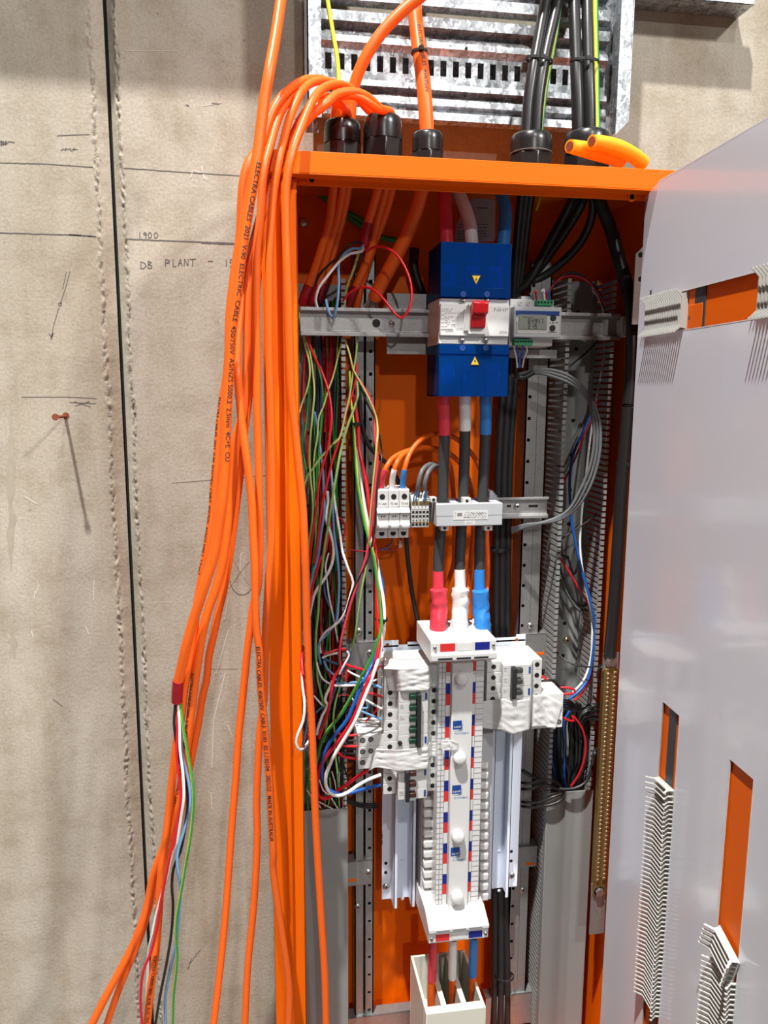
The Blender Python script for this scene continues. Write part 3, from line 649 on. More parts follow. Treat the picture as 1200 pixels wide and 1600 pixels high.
def warning(z, x, y, d, par, flip):
    q = V(z, x, y, d); h = .0072; w_ = .0076; s = -1 if flip else 1
    o = MB().xz([(q.x - w_, q.z - h * s), (q.x + w_, q.z - h * s), (q.x, q.z + h * s)], d - .0004, d, 0)
    k = .76; o.xz([(q.x - w_ * k, q.z - h * .82 * s), (q.x + w_ * k, q.z - h * .82 * s), (q.x, q.z + h * .72 * s)], d - .0006, d - .0004, 1)
    e = s
    o.xz([(q.x + .0006, q.z + .003 * e), (q.x - .0016, q.z - .0014 * e), (q.x, q.z - .0014 * e), (q.x - .0006, q.z - .005 * e), (q.x + .0016, q.z - .0004 * e), (q.x + .0002, q.z - .0002 * e)], d - .0008, d - .0006, 0)
    build('warning_triangle', o, ['ink', 'warn'], par, smooth=0)
warning('z4', 445, 676, D - .0002, cu, True); warning('z4', 437, 1214, D - .0002, cl, False)
# toggle
tg = MB(); X0, X1, Z0, Z1 = rect('z4', 406, 825, 505, 1000, D - .006)
build('toggle_surround', MB().box(X0 - .002, X1 + .003, D - .004, D, Z0 - .008, Z1 - .002), 'plast', br, bevel=.001)
tg.yz([(D - .002, Z0), (D - .010, Z0 + .001), (D - .012, Z0 + .016), (D - .022, Z0 + .020), (D - .024, Z1 - .002), (D - .020, Z1 + .001), (D - .002, Z1 - .004)], X0, X1)
build('toggle', tg, 'toggler', br, bevel=.0012)
mw = MB(); fbox(mw, 'z4', 364, 868, 410, 1020, D - .003, D); mw2 = MB()
build('position_window', mw, 'clear', br, bevel=.003)
ink = MB()
facetext(ink, 'NHP', 'z4', 562, 862, 662, 888, D); ink2 = MB()
facetext(ink2, 'ON', 'z4', 318, 888, 353, 905, D); facetext(ink2, 'OFF', 'z4', 312, 996, 356, 1014, D); facetext(ink2, '250A', 'z4', 600, 1016, 653, 1034, D); facetext(ink2, 'CE', 'z4', 278, 970, 308, 991, D)
build('lettering', ink, 'inkg', br, smooth=0); build('lettering', ink2, 'inkg', br, smooth=0)
fine = MB(); rr = random.Random(3)
for y in range(868, 995, 13):
    x = 214
    while x < 300 - (y % 3) * 14:
        l = rr.uniform(6, 22)
        if rr.random() < .75: fbox(fine, 'z4', x, y, x + l, y + 3.5, D - .0003, D)
        x += l + 5
for x in range(212, 290, 9): fbox(fine, 'z4', x, 1002, x + 7, 1011, D - .0003, D)
for x in range(240, 290, 8): fbox(fine, 'z4', x, 1016, x + 5, 1021, D - .0003, D)
build('fine_print', fine, 'inkg', br, smooth=0)

# ================================================================== ENERGY METER
D2 = -.192
X0, X1, Z0, Z1 = rect('z4', 700, 852, 1018, 1060, D2)
mt = thing('energy_meter', ((X0 + X1) / 2, -.118, Z0 - .02), 'grey digital energy meter with LCD beside the main breaker', 'meter')
ZT = V('z4', 830, 806, -.172).z; ZD = V('z4', 830, 1118, -.172).z
build('meter_body', MB().box(X0 - .001, X1 - .006, -.174, -.118, ZD, ZT), 'plast', mt, bevel=.001)
build('meter_front', MB().box(X0, X1, D2, -.17, Z0, Z1), 'meterg', mt, bevel=.0018)
m = MB(); fbox(m, 'z4', 710, 880, 1005, 1036, D2 - .0006, D2); build('face_panel', m, 'plast', mt, bevel=.0006)
m = MB(); fbox(m, 'z4', 712, 882, 1004, 914, D2 - .0009, D2 - .0005); build('blue_stripe', m, 'nblue', mt, smooth=0)
m = MB(); fbox(m, 'z4', 730, 905, 920, 1008, D2 - .0014, D2 - .0004); fr = build('screen_bezel', m, 'inkg', mt, bevel=.0004)
m = MB(); fbox(m, 'z4', 734, 909, 916, 1004, D2 - .0018, D2 - .0012); lc = build('screen', m, 'lcd', mt, smooth=0)
SEG = {'0': 'abcdef', '1': 'bc', '2': 'abged', '4': 'fgbc', '7': 'abc', '8': 'abcdefg', '9': 'abcdfg'}
def seg7(mb, ch, z, x, y, w_, h, d):
    t = 3.4; R = {'a': (x, y, x + w_, y + t), 'g': (x, y + h / 2 - t / 2, x + w_, y + h / 2 + t / 2), 'd': (x, y + h - t, x + w_, y + h), 'f': (x, y, x + t, y + h / 2), 'b': (x + w_ - t, y, x + w_, y + h / 2),
                  'e': (x, y + h / 2, x + t, y + h), 'c': (x + w_ - t, y + h / 2, x + w_, y + h)}
    for s in SEG[ch]: fbox(mb, z, *R[s], d - .0003, d)
m = MB(); 
for i, c in enumerate('84947'): seg7(m, c, 'z4', 794 + i * 21.5, 934, 14, 34, D2 - .0018)
for i, c in enumerate('219'): seg7(m, c, 'z4', 794 + i * 21.5, 974, 14, 28, D2 - .0018)
fbox(m, 'z4', 760, 985, 764, 990, D2 - .0021, D2 - .0018); fbox(m, 'z4', 760, 922, 830, 925, D2 - .0021, D2 - .0018)
build('digits', m, 'ink', lc, smooth=0)
for x, y in ((960, 930), (955, 998)):
    q = V('z4', x, y, D2); b = build('button', MB().lathe(q, q + Vector((0, -.0022, 0)), [(0, .0045), (.7, .0045), (1, .0036)], 18), 'ink', mt)
m = MB(); fbox(m, 'z4', 938, 958, 944, 966, D2 - .0009, D2); fbox(m, 'z4', 955, 958, 965, 966, D2 - .0009, D2); fbox(m, 'z4', 975, 959, 995, 964, D2 - .0009, D2); fbox(m, 'z4', 930, 1022, 985, 1027, D2 - .0009, D2); fbox(m, 'z4', 716, 915, 722, 925, D2 - .0009, D2)
for y in range(955, 1030, 8): fbox(m, 'z4', 716, y, 721, y + 5, D2 - .0009, D2)
build('fine_print', m, 'ink', mt, smooth=0)
for (x0, y0, x1, y1, n) in ((852, 808, 963, 848, 5), (700, 1070, 825, 1112, 7)):
    m = MB(); fbox(m, 'z4', x0, y0, x1, y1, -.184, -.17); g = build('terminal_plug', m, 'termg', mt, bevel=.0006)
    for i in range(n): q = V('z4', x0 + (x1 - x0) * (i + .5) / n, y0 + (y1 - y0) * .42, -.1843); build('screw_hole', MB().cyl(q, q + Vector((0, .001, 0)), .0016, .0016, 10), 'gap', g, smooth=0)
m = MB(); fbox(m, 'z4', 748, 784, 842, 806, -.168, -.15); build('clear_flap', m, 'clear', mt, bevel=.0005)
for x in (742, 795):
    q = V('z4', x, 830, -.1746); build('cover_hole', MB().ring(q, (0, -1, 0), .0015, .0032, .0006), 'plast2', mt)

# ================================================================== CURRENT TRANSFORMER
D3 = -.178
X0, X1, Z0, Z1 = rect('z7', 430, 518, 795, 641, D3)
ct = thing('current_transformer', ((X0 + X1) / 2, -.11, Z0), 'grey-white current transformer block with the three phase cables passing through it', 'current transformer')
m = MB(); yb_ = -.118
cx = [V('z7', v, 560, -.148).x for v in (463, 577, 682)]
xs = [X0] ; 
m.box(X0, X1, D3, D3 + .012, Z0, Z1).box(X0, X1, yb_ - .012, yb_, Z0, Z1)
edges = [X0, cx[0] - .0105, cx[0] + .0105, cx[1] - .0105, cx[1] + .0105, cx[2] - .0105, cx[2] + .0105, X1]
for i in range(0, 8, 2): m.box(edges[i], edges[i + 1], D3 + .011, yb_ - .011, Z0, Z1)
build('housing', m, 'meterg', ct, bevel=.001)
build('seam', MB().box(X0 - .0002, X1 + .0002, D3 - .0002, D3, V('z7', 600, 584, D3).z - .0003, V('z7', 600, 584, D3).z + .0003), 'inkg', ct, smooth=0)
for (x0, y0, x1, y1) in ((577, 487, 622, 522), (455, 640, 498, 668), (695, 640, 740, 668), (398, 484, 432, 512)):
    m = MB(); fbox(m, 'z7', x0, y0, x1, y1, D3 + .006, D3 + .02); tb = build('mounting_tab', m, 'plast', ct, bevel=.0008)
    q = V('z7', (x0 + x1) / 2, (y0 + y1) / 2, D3 + .0057); build('tab_hole', MB().cyl(q, q + Vector((0, .001, 0)), .0024), 'gap', tb)
m = MB(); fbox(m, 'z7', 524, 558, 714, 606, D3 - .0005, D3); lb = build('rating_label', m, 'label_w', ct, smooth=0)
m = MB(); fbox(m, 'z7', 588, 614, 642, 637, D3 - .0005, D3); lb2 = build('name_label', m, 'label_w', ct, smooth=0)
tx = MB(); facetext(tx, 'CT-1', 'z7', 596, 619, 628, 631, D3 - .0005); build('lettering', tx, 'ink', lb2, smooth=0)
tx = MB(); facetext(tx, 'CE', 'z7', 682, 584, 706, 598, D3 - .0005, True); facetext(tx, 'TLCC8K9002M8.ME', 'z7', 578, 588, 680, 598, D3 - .0005, True)
for y, a, b in ((564, 590, 700), (571, 610, 704), (578, 585, 678)): 
    x = a
    while x < b: fbox(tx, 'z7', x, y, x + rr.uniform(4, 12), y + 3, D3 - .0008, D3 - .0005); x += 15
fbox(tx, 'z7', 545, 570, 572, 586, D3 - .0008, D3 - .0005); fbox(tx, 'z7', 532, 562, 534, 596, D3 - .0008, D3 - .0005)
build('lettering', tx, 'inkg', lb, smooth=0)

# ================================================================== FUSE HOLDERS AND TERMINAL BLOCKS
D4 = -.172
fx = [V('z7', v, 580, D4).x for v in (103, 170, 230, 287)]
zz = lambda y, d=D4: V('z7', 195, y, d).z
for i, (lab, pos) in enumerate((('F1-4A', 'leftmost of the three, fed by the red-sleeved wire'), ('F2-4A', 'middle of the three, fed by the white-sleeved wire'), ('F3-4A', 'right of the three, fed by the blue-sleeved wire'))):
    x0, x1 = fx[i] + .0003, fx[i + 1] - .0003
    t = thing('fuse_holder', ((x0 + x1) / 2, -.11, zz(710)), 'white modular fuse holder labelled ' + lab + ', ' + pos, 'fuse holder', 'modular fuse holders')
    pf = [(-.11, zz(437, -.16)), (-.158, zz(437, -.16)), (-.163, zz(445, -.163)), (-.163, zz(540, -.163)), (D4 - .002, zz(565)), (D4 - .002, zz(572)), (D4 + .004, zz(574)), (D4 + .001, zz(630)), (D4 - .004, zz(634)), (D4 - .002, zz(653)), (-.16, zz(658, -.16)), (-.158, zz(708, -.158)), (-.11, zz(708, -.158))]
    build('holder_body', MB().yz(pf, x0, x1), 'plast', t, bevel=.0005)
    xm = (x0 + x1) / 2
    for y, dd in ((480, -.1634), (681, -.1594)):
        build('screw_hole', MB().cyl((xm, dd, zz(y, dd)), (xm, dd + .001, zz(y, dd)), .0042), 'gap', t)
    lm = MB().box(x0 + .0022, x1 - .0004, -.1637, -.163, zz(534, -.163), zz(504, -.163)); lo = build('name_strip', lm, 'label_w', t, smooth=0)
    tx = MB(); put_text(tx, lab, (x0 + .003, -.1637, zz(526, -.163)), .0038, width=(x1 - x0) * .72); build('lettering', tx, 'ink', lo, smooth=0)
    for q_ in (-.002, .002): build('vent_dot', MB().cyl((xm + q_, D4 + .002, zz(590)), (xm + q_, D4 + .006, zz(590)), .001), 'gap', t)
    build('finger_ledge', MB().box(x0 + .002, x1 - .002, D4 - .0045, D4 - .001, zz(650), zz(638)), 'meterg', t, bevel=.0006)
bx = [V('z7', v, 580, -.16).x for v in (292, 390)]
for i in range(5):
    x0 = bx[0] + (bx[1] - bx[0]) * i / 5 + .0002; x1 = bx[0] + (bx[1] - bx[0]) * (i + 1) / 5 - .0002
    t = thing('terminal_block', ((x0 + x1) / 2, -.11, zz(655, -.16)), 'narrow ' + ('first', 'second', 'third', 'fourth', 'fifth')[i] + ' terminal block from the fuse holders, with orange and black push-in ports', 'terminal block', 'push-in terminal blocks')
    z_ = lambda y: zz(y, -.16)
    build('block_body', MB().yz([(-.11, z_(478)), (-.150, z_(478)), (-.16, z_(504)), (-.16, z_(652)), (-.11, z_(655))], x0, x1), 'plast2', t, bevel=.0003)
    xm = (x0 + x1) / 2; w_ = (x1 - x0) * .36
    build('release_tab', MB().box(xm - w_, xm + w_, -.1612, -.158, z_(528), z_(508)), 'brass', t, smooth=0); build('release_tab', MB().box(xm - w_, xm + w_, -.1606, -.158, z_(630), z_(621)), 'brass', t, smooth=0)
    build('number_tag', MB().box(xm - w_, xm + w_, -.1606, -.158, z_(551), z_(534)), 'label_w', t, smooth=0)
    for pm_ in (MB().box(xm - w_, xm + w_, -.1605, -.158, z_(574), z_(562)), MB().box(xm - w_, xm + w_, -.1605, -.158, z_(597), z_(585)), MB().cyl((xm, -.1605, z_(612)), (xm, -.158, z_(612)), w_ * .6, w_ * .6, 10), MB().box(xm - w_, xm + w_, -.1605, -.158, z_(643), z_(631))): build('wire_port', pm_, 'gap', t, smooth=0)
# end stop right of the transformer
m = MB()
for k in range(4): fbox(m, 'z7', 722 + k * 14, 448 + k * 12, 744 + k * 10, 510 - k * 2, -.135 + k * .004, -.105)
tag(build('rail_end_stop', m, 'meterg', bevel=.0008), 'small grey stepped end stop clamped on the DIN rail behind the transformer', 'end stop')

# ================================================================== BUSBAR PAN ASSEMBLY
DB = -.2
bb = thing('busbar_chassis', (.275, -.1, .80), 'pale blue steel pan with white insulated busbar column, stripes and finger terminals', 'busbar chassis')
ztp, zbt = V('w2', 200, 66, -.1).z, V('w3', 195, 648, -.1).z
px0, px1 = V('w2', 186, 300, -.1).x, V('w2', 880, 300, -.1).x
xi = lambda x, d: V('w3', x, 500, d).x
m = MB().box(px0 - .001, px1, -.1, -.0985, zbt, ztp - .008)
for a, b in ((186, 262), (306, 385), (738, 842), (842, 888)): 
    m.box(V('w2', a, 60, -.1).x, V('w2', b, 60, -.1).x, -.1, -.0985, ztp - .012, ztp if a in (186, 842) else ztp - .004)
for x in (243, 331): m.box(xi(x, -.125) - .002, xi(x, -.125), -.128, -.1, zbt + .001, ztp - .03).box(xi(x, -.125) - .002, xi(x, -.125) + .004, -.128, -.1265, zbt + .001, ztp - .03)
for x in (716, 800): m.box(xi(x, -.125), xi(x, -.125) + .002, -.128, -.1, zbt + .001, ztp - .03).box(xi(x, -.125) - .004, xi(x, -.125) + .002, -.128, -.1265, zbt + .001, ztp - .03)
build('pan', m, 'pan', bb, bevel=.0005)
for z, x, y, mm_ in (('w2', 206, 88, 'rust'), ('w2', 845, 62, 'rust'), ('w3', 199, 470, 'gap'), ('w3', 198, 516, 'gap'), ('w3', 818, 412, 'gap'), ('w3', 817, 459, 'gap')):
    q = V(z, x, y, -.1002); build('pan_hole', MB().cyl(q, q + Vector((0, .001, 0)), .0029), mm_, bb)
for x, y in ((200, 585), (818, 530)): screw(bb, V('w3', x, y, -.1005), .0065)
tx = MB(); 
for s0, y0, y1 in ((0, 180, 290), (1, 315, 375)):
    x = 172 + s0 * 6; y = y0
    while y < y1: fbox(tx, 'w3', x, y, x + 5, y + rr.uniform(3, 9), -.1003, -.1); y += 11
for y in range(316, 440, 7): fbox(tx, 'w3', 166, y, 168, y + 4, -.1003, -.1)
build('fine_print', tx, 'ink', bb, smooth=0)
for x in (280, 757):
    for y in (255, 450, 645): q = V('w3', x, y - (40 if x > 500 else 0), -.1004); build('pan_dimple', MB().dome(q, (0, -1, 0), .003, .0012, 12), 'pan', bb)
# busbar column
cz1, cz0 = V('w2', 575, 178, DB).z, V('w3', 560, 735, DB).z
X = lambda x: V('w2', x, 620, DB).x
xs = [X(v) for v in (460, 494, 516, 622, 640, 681)]
m = MB().box(xs[0], xs[5], -.192, -.105, cz0, cz1); build('busbar_cover', m, 'cover', bb, bevel=.001)
m = MB().box(xs[2] + .001, xs[3] - .0005, DB, -.19, cz0, cz1); build('centre_cover', m, 'cover', bb, bevel=.0015)
g = MB(); n = 24; pz = (V('w2', 635, 270, -.193).z - V('w2', 635, 800 - 53, -.193).z) / 9
zs0 = V('w2', 635, 270, -.193).z + 2 * pz
k = 0
for u, v in ((xs[1], xs[2]), (xs[3], xs[4])):
    sv = []; sf = []; sm = []; k = 0
    while zs0 - k * pz > cz0 + .004:
        a, b = min(cz1, zs0 - k * pz), max(cz0, zs0 - (k + 1) * pz)
        if not sv: sv += [(u, -.1928, a), (v, -.1928, a)]
        n_ = len(sv); sv += [(u, -.1928, b), (v, -.1928, b)]; sf.append((n_ - 2, n_ - 1, n_ + 1, n_)); sm.append((0, 1, 2)[k % 3]); k += 1
    mk_ = MB().add(sv, sf); mk_.m = sm; build('marker_strip', mk_, ['strr', 'cover', 'strb'], bb, smooth=0)
k = 0
while zs0 - k * pz > cz0 + .004:
    a = min(cz1, zs0 - k * pz)
    for j in (0, 1): g.box(xs[0], xs[1], -.1924, -.1915, a - j * pz / 2 - .00025, a - j * pz / 2 + .00025).box(xs[4], xs[5], -.1924, -.1915, a - j * pz / 2 - .00025, a - j * pz / 2 + .00025)
    k += 1
for x in (xs[1], xs[2], xs[3], xs[4], (xs[0] + xs[1]) / 2): g.box(x - .0002, x + .0002, -.1931, -.1915, cz0, cz1)
build('way_lines', g, 'inkg', bb, smooth=0)
for z, x, y in (('w2', 578, 262), ('w2', 568, 657), ('w3', 560, 352), ('w3', 556, 650)):
    q = V(z, x, y, DB - .012); q.y = DB; build('fixing_knob', MB().lathe(q, q + Vector((0, -.0135, 0)), [(0, .0092), (.35, .0094), (.36, .0104), (.7, .0100), (.9, .0082), (1, .004)], 24), 'cover', bb, smooth=50)
for z, x, y in (('w2', 530, 462), ('w2', 526, 780), ('w3', 519, 392)):
    lg = MB(); fbox(lg, z, x, y, x + 44, y + 42, DB - .0003, DB); fbox(lg, z, x + 30, y + 44, x + 46, y + 46, DB - .0003, DB); fbox(lg, z, x + 46, y + 14, x + 47.5, y + 46, DB - .0003, DB)
    lo = build('logo_plate', lg, 'nblue', bb, smooth=0)
    tx = MB(); facetext(tx, 'NHP', z, x + 4, y + 26, x + 40, y + 36, DB - .0003); build('lettering', tx, 'label_w', lo, smooth=0)
    tx = MB(); facetext(tx, 'POWERMAX', z, x + 7, y + 56, x + 78, y + 67, DB); fbox(tx, z, x + 8, y + 49, x + 40, y + 51, DB - .0002, DB); build('lettering', tx, 'pblue', bb, smooth=0)
# finger terminals down both sides
def fingers(z, x0, x1, ys, d, name='finger_terminal'):
    for y in ys:
        q0, q1 = V(z, x0, y - 15, d), V(z, x1, y + 15, d)
        build(name, MB().box(q0.x, q1.x, d, d + .016, q1.z, q0.z), 'cover', bb, bevel=.0022)
fingers('w3', 386, 442, [178 + 50 * i for i in range(11)], -.165)
fingers('w3', 664, 706, [-10 + 50 * i for i in range(14)], -.165)
sp = MB(); fbox(sp, 'w3', 372, 150, 445, 690, -.150, -.11); fbox(sp, 'w3', 660, -170, 716, 655, -.150, -.11); build('finger_rack', sp, 'meterg', bb)
# end caps
def cap(z, xa, xb, prof, label_rect, slot_ys, flip, nm):
    a0, a1 = V(z, xa, prof[0][2], prof[0][0]).x, V(z, xb, prof[0][2], prof[0][0]).x
    xm = (xa + xb) / 2
    pf = [(d, V(z, xm, y, d).z) for d, _, y in prof]
    c = build('end_cap', MB().yz(pf, a0, a1), 'cover', bb, bevel=.0015)
    return c, a0, a1
capd = -.228
zt0, zt1 = V('w2', 590, 60, capd + .004).z, V('w2', 580, 122, capd).z
tz = V('w2', 575, 176, capd - .004).z; ax0, ax1 = V('w2', 421, 100, capd).x, V('w2', 744, 92, capd).x
c = build('end_cap', MB().yz([(-.12, zt0), (capd + .004, zt0), (capd, zt0 - .002), (capd, zt1), (capd - .004, zt1 - .002), (capd - .004, tz + .004), (capd + .004, tz), (-.12, tz)], ax0, ax1), 'cover', bb, bevel=.0012)
w_ = ax1 - ax0
for k, mm_ in ((.14, 'strr'), (.40, 'label_w'), (.67, 'strb')):
    build('phase_marker', MB().box(ax0 + w_ * k, ax0 + w_ * (k + .225), capd - .0005, capd, zt1 + .0022, zt0 - .004), mm_, c, smooth=0)
for k in (.1, .38, .65): build('vent_slot', MB().box(ax0 + w_ * k, ax0 + w_ * (k + .22), capd - .0044, capd - .003, tz + .0055, tz + .0085), 'ink', c, smooth=0)
for k in (.06, .95): screw(c, Vector((ax0 + w_ * k, capd, (zt0 + zt1) / 2)), .0028)
u1, u0 = V('w3', 560, 785, capd).z, V('w3', 560, 855, capd).z
uz = V('w3', 555, 770, capd).z
ax0, ax1 = V('w3', 409, 820, capd).x, V('w3', 705, 800, capd).x
zlab1, zlab0 = V('w3', 560, 803, capd).z, V('w3', 560, 852, capd).z
slope_top = V('w3', 550, 735, DB).z
c = build('end_cap', MB().yz([(-.12, zlab0), (capd, zlab0), (capd, zlab1), (capd - .004, zlab1 + .002), (capd - .004, zlab1 + .008), (DB - .001, zlab1 + .022), (-.12, zlab1 + .022)], ax0, ax1), 'cover', bb, bevel=.0012)
w_ = ax1 - ax0
for k, mm_ in ((.12, 'strr'), (.39, 'label_w'), (.67, 'strb')):
    build('phase_marker', MB().box(ax0 + w_ * k, ax0 + w_ * (k + .225), capd - .0005, capd, zlab0 + .003, zlab1 - .003), mm_, c, smooth=0)
for k in (.12, .39, .66): build('vent_slot', MB().box(ax0 + w_ * k, ax0 + w_ * (k + .22), capd - .0044, capd - .003, zlab1 + .004, zlab1 + .0062), 'inkg', c, smooth=0)
for k in (.05, .95): screw(c, Vector((ax0 + w_ * k, capd, (zlab0 + zlab1) / 2)), .0032)

# ================================================================== MINIATURE BREAKERS
PITCH = .0178
def breakers(z, rowy, cols, noseX, togX, barX, yl=-.172, yn=-.192):
    """returns a function building one multi-pole breaker from row k0 (lowest) to k1; cols=(left0,left1,right0,right1) in zoom x"""
    zc = V(z, noseX[0], rowy, yn).z
    L0, L1 = V(z, cols[0], rowy, yl).x, V(z, cols[1], rowy, yl).x; R0, R1 = V(z, cols[2], rowy, yl).x, V(z, cols[3], rowy, yl).x
    N0, N1 = V(z, noseX[0], rowy, yn).x, V(z, noseX[1], rowy, yn).x
    T0, T1 = V(z, togX[0], rowy, yn - .006).x, V(z, togX[1], rowy, yn - .006).x
    B0, B1 = V(z, barX[0], rowy, yn - .006).x, V(z, barX[1], rowy, yn - .006).x
    def make(k0, k1, label, togm, bar=True, print_seed=0, logo=True, group='miniature circuit breakers'):
        z0, z1 = zc + (k0 - .5) * PITCH, zc + (k1 + .5) * PITCH
        t = thing('circuit_breaker', ((L0 + R1) / 2, -.105, z0), label, 'circuit breaker', group)
        m = MB()
        for k in range(k0, k1 + 1):
            a, b = zc + (k - .5) * PITCH + .0002, zc + (k + .5) * PITCH - .0002
            m.prism([(L0, -.105, a), (L0, yl, a), (L1 - .001, yl, a), (N0, yn, a), (N1, yn, a), (R0 + .001, yl, a), (R1, yl, a), (R1, -.105, a)], (0, 0, b - a))
        build('pole_body', m, 'plast', t, bevel=.0005)
        for k in range(k0, k1 + 1):
            zz_ = zc + k * PITCH
            for xx in ((L0 + L1) / 2 - .001, (R0 + R1) / 2): build('terminal_hole', MB().cyl((xx, yl - .0003, zz_), (xx, yl + .001, zz_), .0039), 'gap', t)
        if togm:
            for k in range(k0, k1 + 1):
                zz_ = zc + k * PITCH
                lv = build('toggle', MB().box(T0, T1, yn - .009, yn, zz_ - .0018, zz_ + .0058), togm, t, bevel=.0012)
                build('toggle_tip', MB().box(T0 + .001, T1 - .001, yn - .0055, yn - .0005, zz_ - .0082, zz_ - .0022), 'cover', lv, bevel=.0008)
            if bar: build('linking_bar', MB().box(B0, B1, yn - .012, yn - .0005, zc + (k0 - .42) * PITCH, zc + (k1 + .42) * PITCH), 'ink', t, bevel=.0012)
            pr = MB(); rp = random.Random(print_seed)
            for k in range(k0, k1 + 1):
                zz_ = zc + k * PITCH
                if logo and k in (k0, k1): build('logo_strip', MB().box(N1 - .0045, N1 - .0012, yn - .0003, yn, zz_ - .006, zz_ + .005), 'nblue', t, smooth=0)
            pr = MB()
            for k in range(k0, k1 + 1):
                zz_ = zc + k * PITCH
                if rp.random() < .7:
                    for j in range(3): pr.box(N0 + .002, N0 + .002 + rp.uniform(.003, .008), yn - .0002, yn, zz_ + .004 - j * .0025, zz_ + .0046 - j * .0025)
            if pr.v: build('fine_print', pr, 'inkg', t, smooth=0)
        return t
    return make, dict(L0=L0, L1=L1, R0=R0, R1=R1, N0=N0, N1=N1, zc=zc, yl=yl, yn=yn)
mk, LG = breakers('w2', 455, (188, 256, 410, 458), (262, 405), (315, 350), (350, 370))
mk(3, 4, 'white two-pole miniature breaker topmost at the left of the busbar, wrapped in white tape', None)
t5 = mk(-2, 2, 'white five-pole miniature breaker with green toggles and black linking bar left of the busbar', 'tgreen', print_seed=2)
q = V('w2', 268, 572, LG['yn'] - .001); build('test_button', MB().cyl(q + Vector((0, -.002, 0)), q + Vector((0, .001, 0)), .0036), 'ink', t5)
tR = mk(-4, -3, 'white two-pole breaker left of the busbar, half covered by the lower band of tape', None)
mk2, _ = breakers('w2', 455, (188, 256, 410, 458), (262, 405), (318, 352), (298, 316))
mk2(-7, -5, 'white three-pole miniature breaker with brown toggles at the lower left of the busbar', 'tbrown', print_seed=5)
mkr, RG = breakers('w2', 270, (697, 766, 918, 966), (775, 915), (840, 872), (818, 840))
mkr(-1, 1, 'white three-pole miniature breaker with dark toggles at the upper right of the busbar', 'charcoal', print_seed=7)
tF = mkr(-4, -2, 'white three-pole breaker under crumpled white tape at the right of the busbar', None)
def aux(z, x0, x1, y0, y1, rows, dots, d, label):
    X0, X1, Z0, Z1 = rect(z, x0, y0, x1, y1, d)
    t = thing('auxiliary_module', ((X0 + X1) / 2, -.105, Z0), label, 'breaker module')
    m = MB()
    h = (Z1 - Z0) / rows
    for i in range(rows): m.box(X0, X1, d, -.105, Z0 + i * h + .0002, Z0 + (i + 1) * h - .0002)
    build('module_body', m, 'plast', t, bevel=.0006)
    for x, y in dots: q = V(z, x, y, d); build('terminal_screw', MB().ring(q + Vector((0, -.0004, 0)), (0, 1, 0), .003, .0042, .001, 24, 0).cyl(q + Vector((0, -.0003, 0)), q + Vector((0, .001, 0)), .003, None, 16, 1), ['gap', 'grey'], t)
    return t
aux('w2', 62, 190, 533, 697, 3, ((84, 558), (84, 614), (84, 668), (124, 553), (124, 610)), -.172, 'white wiring module with black terminals sticking out left of the lower tape band')
aux('w2', 918, 1072, 330, 498, 3, ((1053, 408), (1053, 467)), -.172, 'white wiring module with two black terminals at the far right of the tape')

# ------------------------------------------------------------------ crumpled tape
def tape(z, outline_top, outline_bot, depth, label, seed, nx=44, ny=18, amp=.0012):
    """outline_top/bottom: zoom points left to right; depth(u) gives how far forward the tape lies"""
    def interp(pts, u):
        L = [0]
        for a, b in zip(pts, pts[1:]): L.append(L[-1] + abs(b[0] - a[0]))
        s = u * L[-1]
        for i in range(len(L) - 1):
            if s <= L[i + 1] or i == len(L) - 2:
                k = (s - L[i]) / max(1e-6, L[i + 1] - L[i]); return pts[i][0] + (pts[i + 1][0] - pts[i][0]) * k, pts[i][1] + (pts[i + 1][1] - pts[i][1]) * k
    m = MB(); G = []
    for j in range(ny + 1):
        for i in range(nx + 1):
            u, v = i / nx, j / ny
            a, b = interp(outline_top, u), interp(outline_bot, u)
            x, y = a[0] + (b[0] - a[0]) * v, a[1] + (b[1] - a[1]) * v
            d = depth(u, v) if depth.__code__.co_argcount == 2 else depth(u)
            w1 = noise.noise((u * 2.2 + seed, v * 5 + u * 1.5, seed)); w2 = noise.noise((u * 3 + seed * 2, v * 6 - u * 3, 4))
            d -= amp * (1.0 + (1 - abs(w1) * 2) * 1.2 + (1 - abs(w2) * 2) * .8) * min(1, 6 * u * (1 - u) + .15)
            G.append(V(z, x, y, d))
    fs = [(j * (nx + 1) + i, j * (nx + 1) + i + 1, (j + 1) * (nx + 1) + i + 1, (j + 1) * (nx + 1) + i) for j in range(ny) for i in range(nx)]
    m.add(G, fs); o = build('insulating_tape', m, 'tape', smooth=80)
    s = o.modifiers.new('thickness', 'SOLIDIFY'); s.thickness = .0004
    return tag(o, label, 'tape', 'strips of white insulating tape')
def prof_d(x0, xs_, x1, lo, hi):
    def f(u):
        a, b = xs_
        if u < a: return lo + (hi - lo) * max(0, (u / a - .5) * 2) if a else hi
        if u > b: return lo + (hi - lo) * max(0, 1 - ((u - b) / max(1e-4, 1 - b)) * 2.5)
        return hi
    return f
tape('w2', [(190, 150), (330, 160), (408, 150)], [(190, 205), (330, 212), (410, 195)], lambda u, v: -.150 - .044 * v - .001, 'short piece of white tape folded over the top of the left breakers', 9, ny=10, amp=.0006)
tape('w2', [(190, 200), (255, 205), (405, 198), (412, 185), (460, 190)], [(212, 312), (260, 318), (408, 312), (412, 296), (460, 294)], prof_d(0, (.26, .80), 1, -.174, -.195), 'upper band of white tape across the breakers left of the busbar', 2)
tape('w2', [(122, 690), (150, 598), (255, 606), (405, 590), (412, 568), (458, 570)], [(112, 710), (150, 690), (265, 712), (405, 700), (412, 640), (458, 640)], prof_d(0, (.40, .84), 1, -.175, -.196), 'lower band of white tape across the breakers left of the busbar', 5)
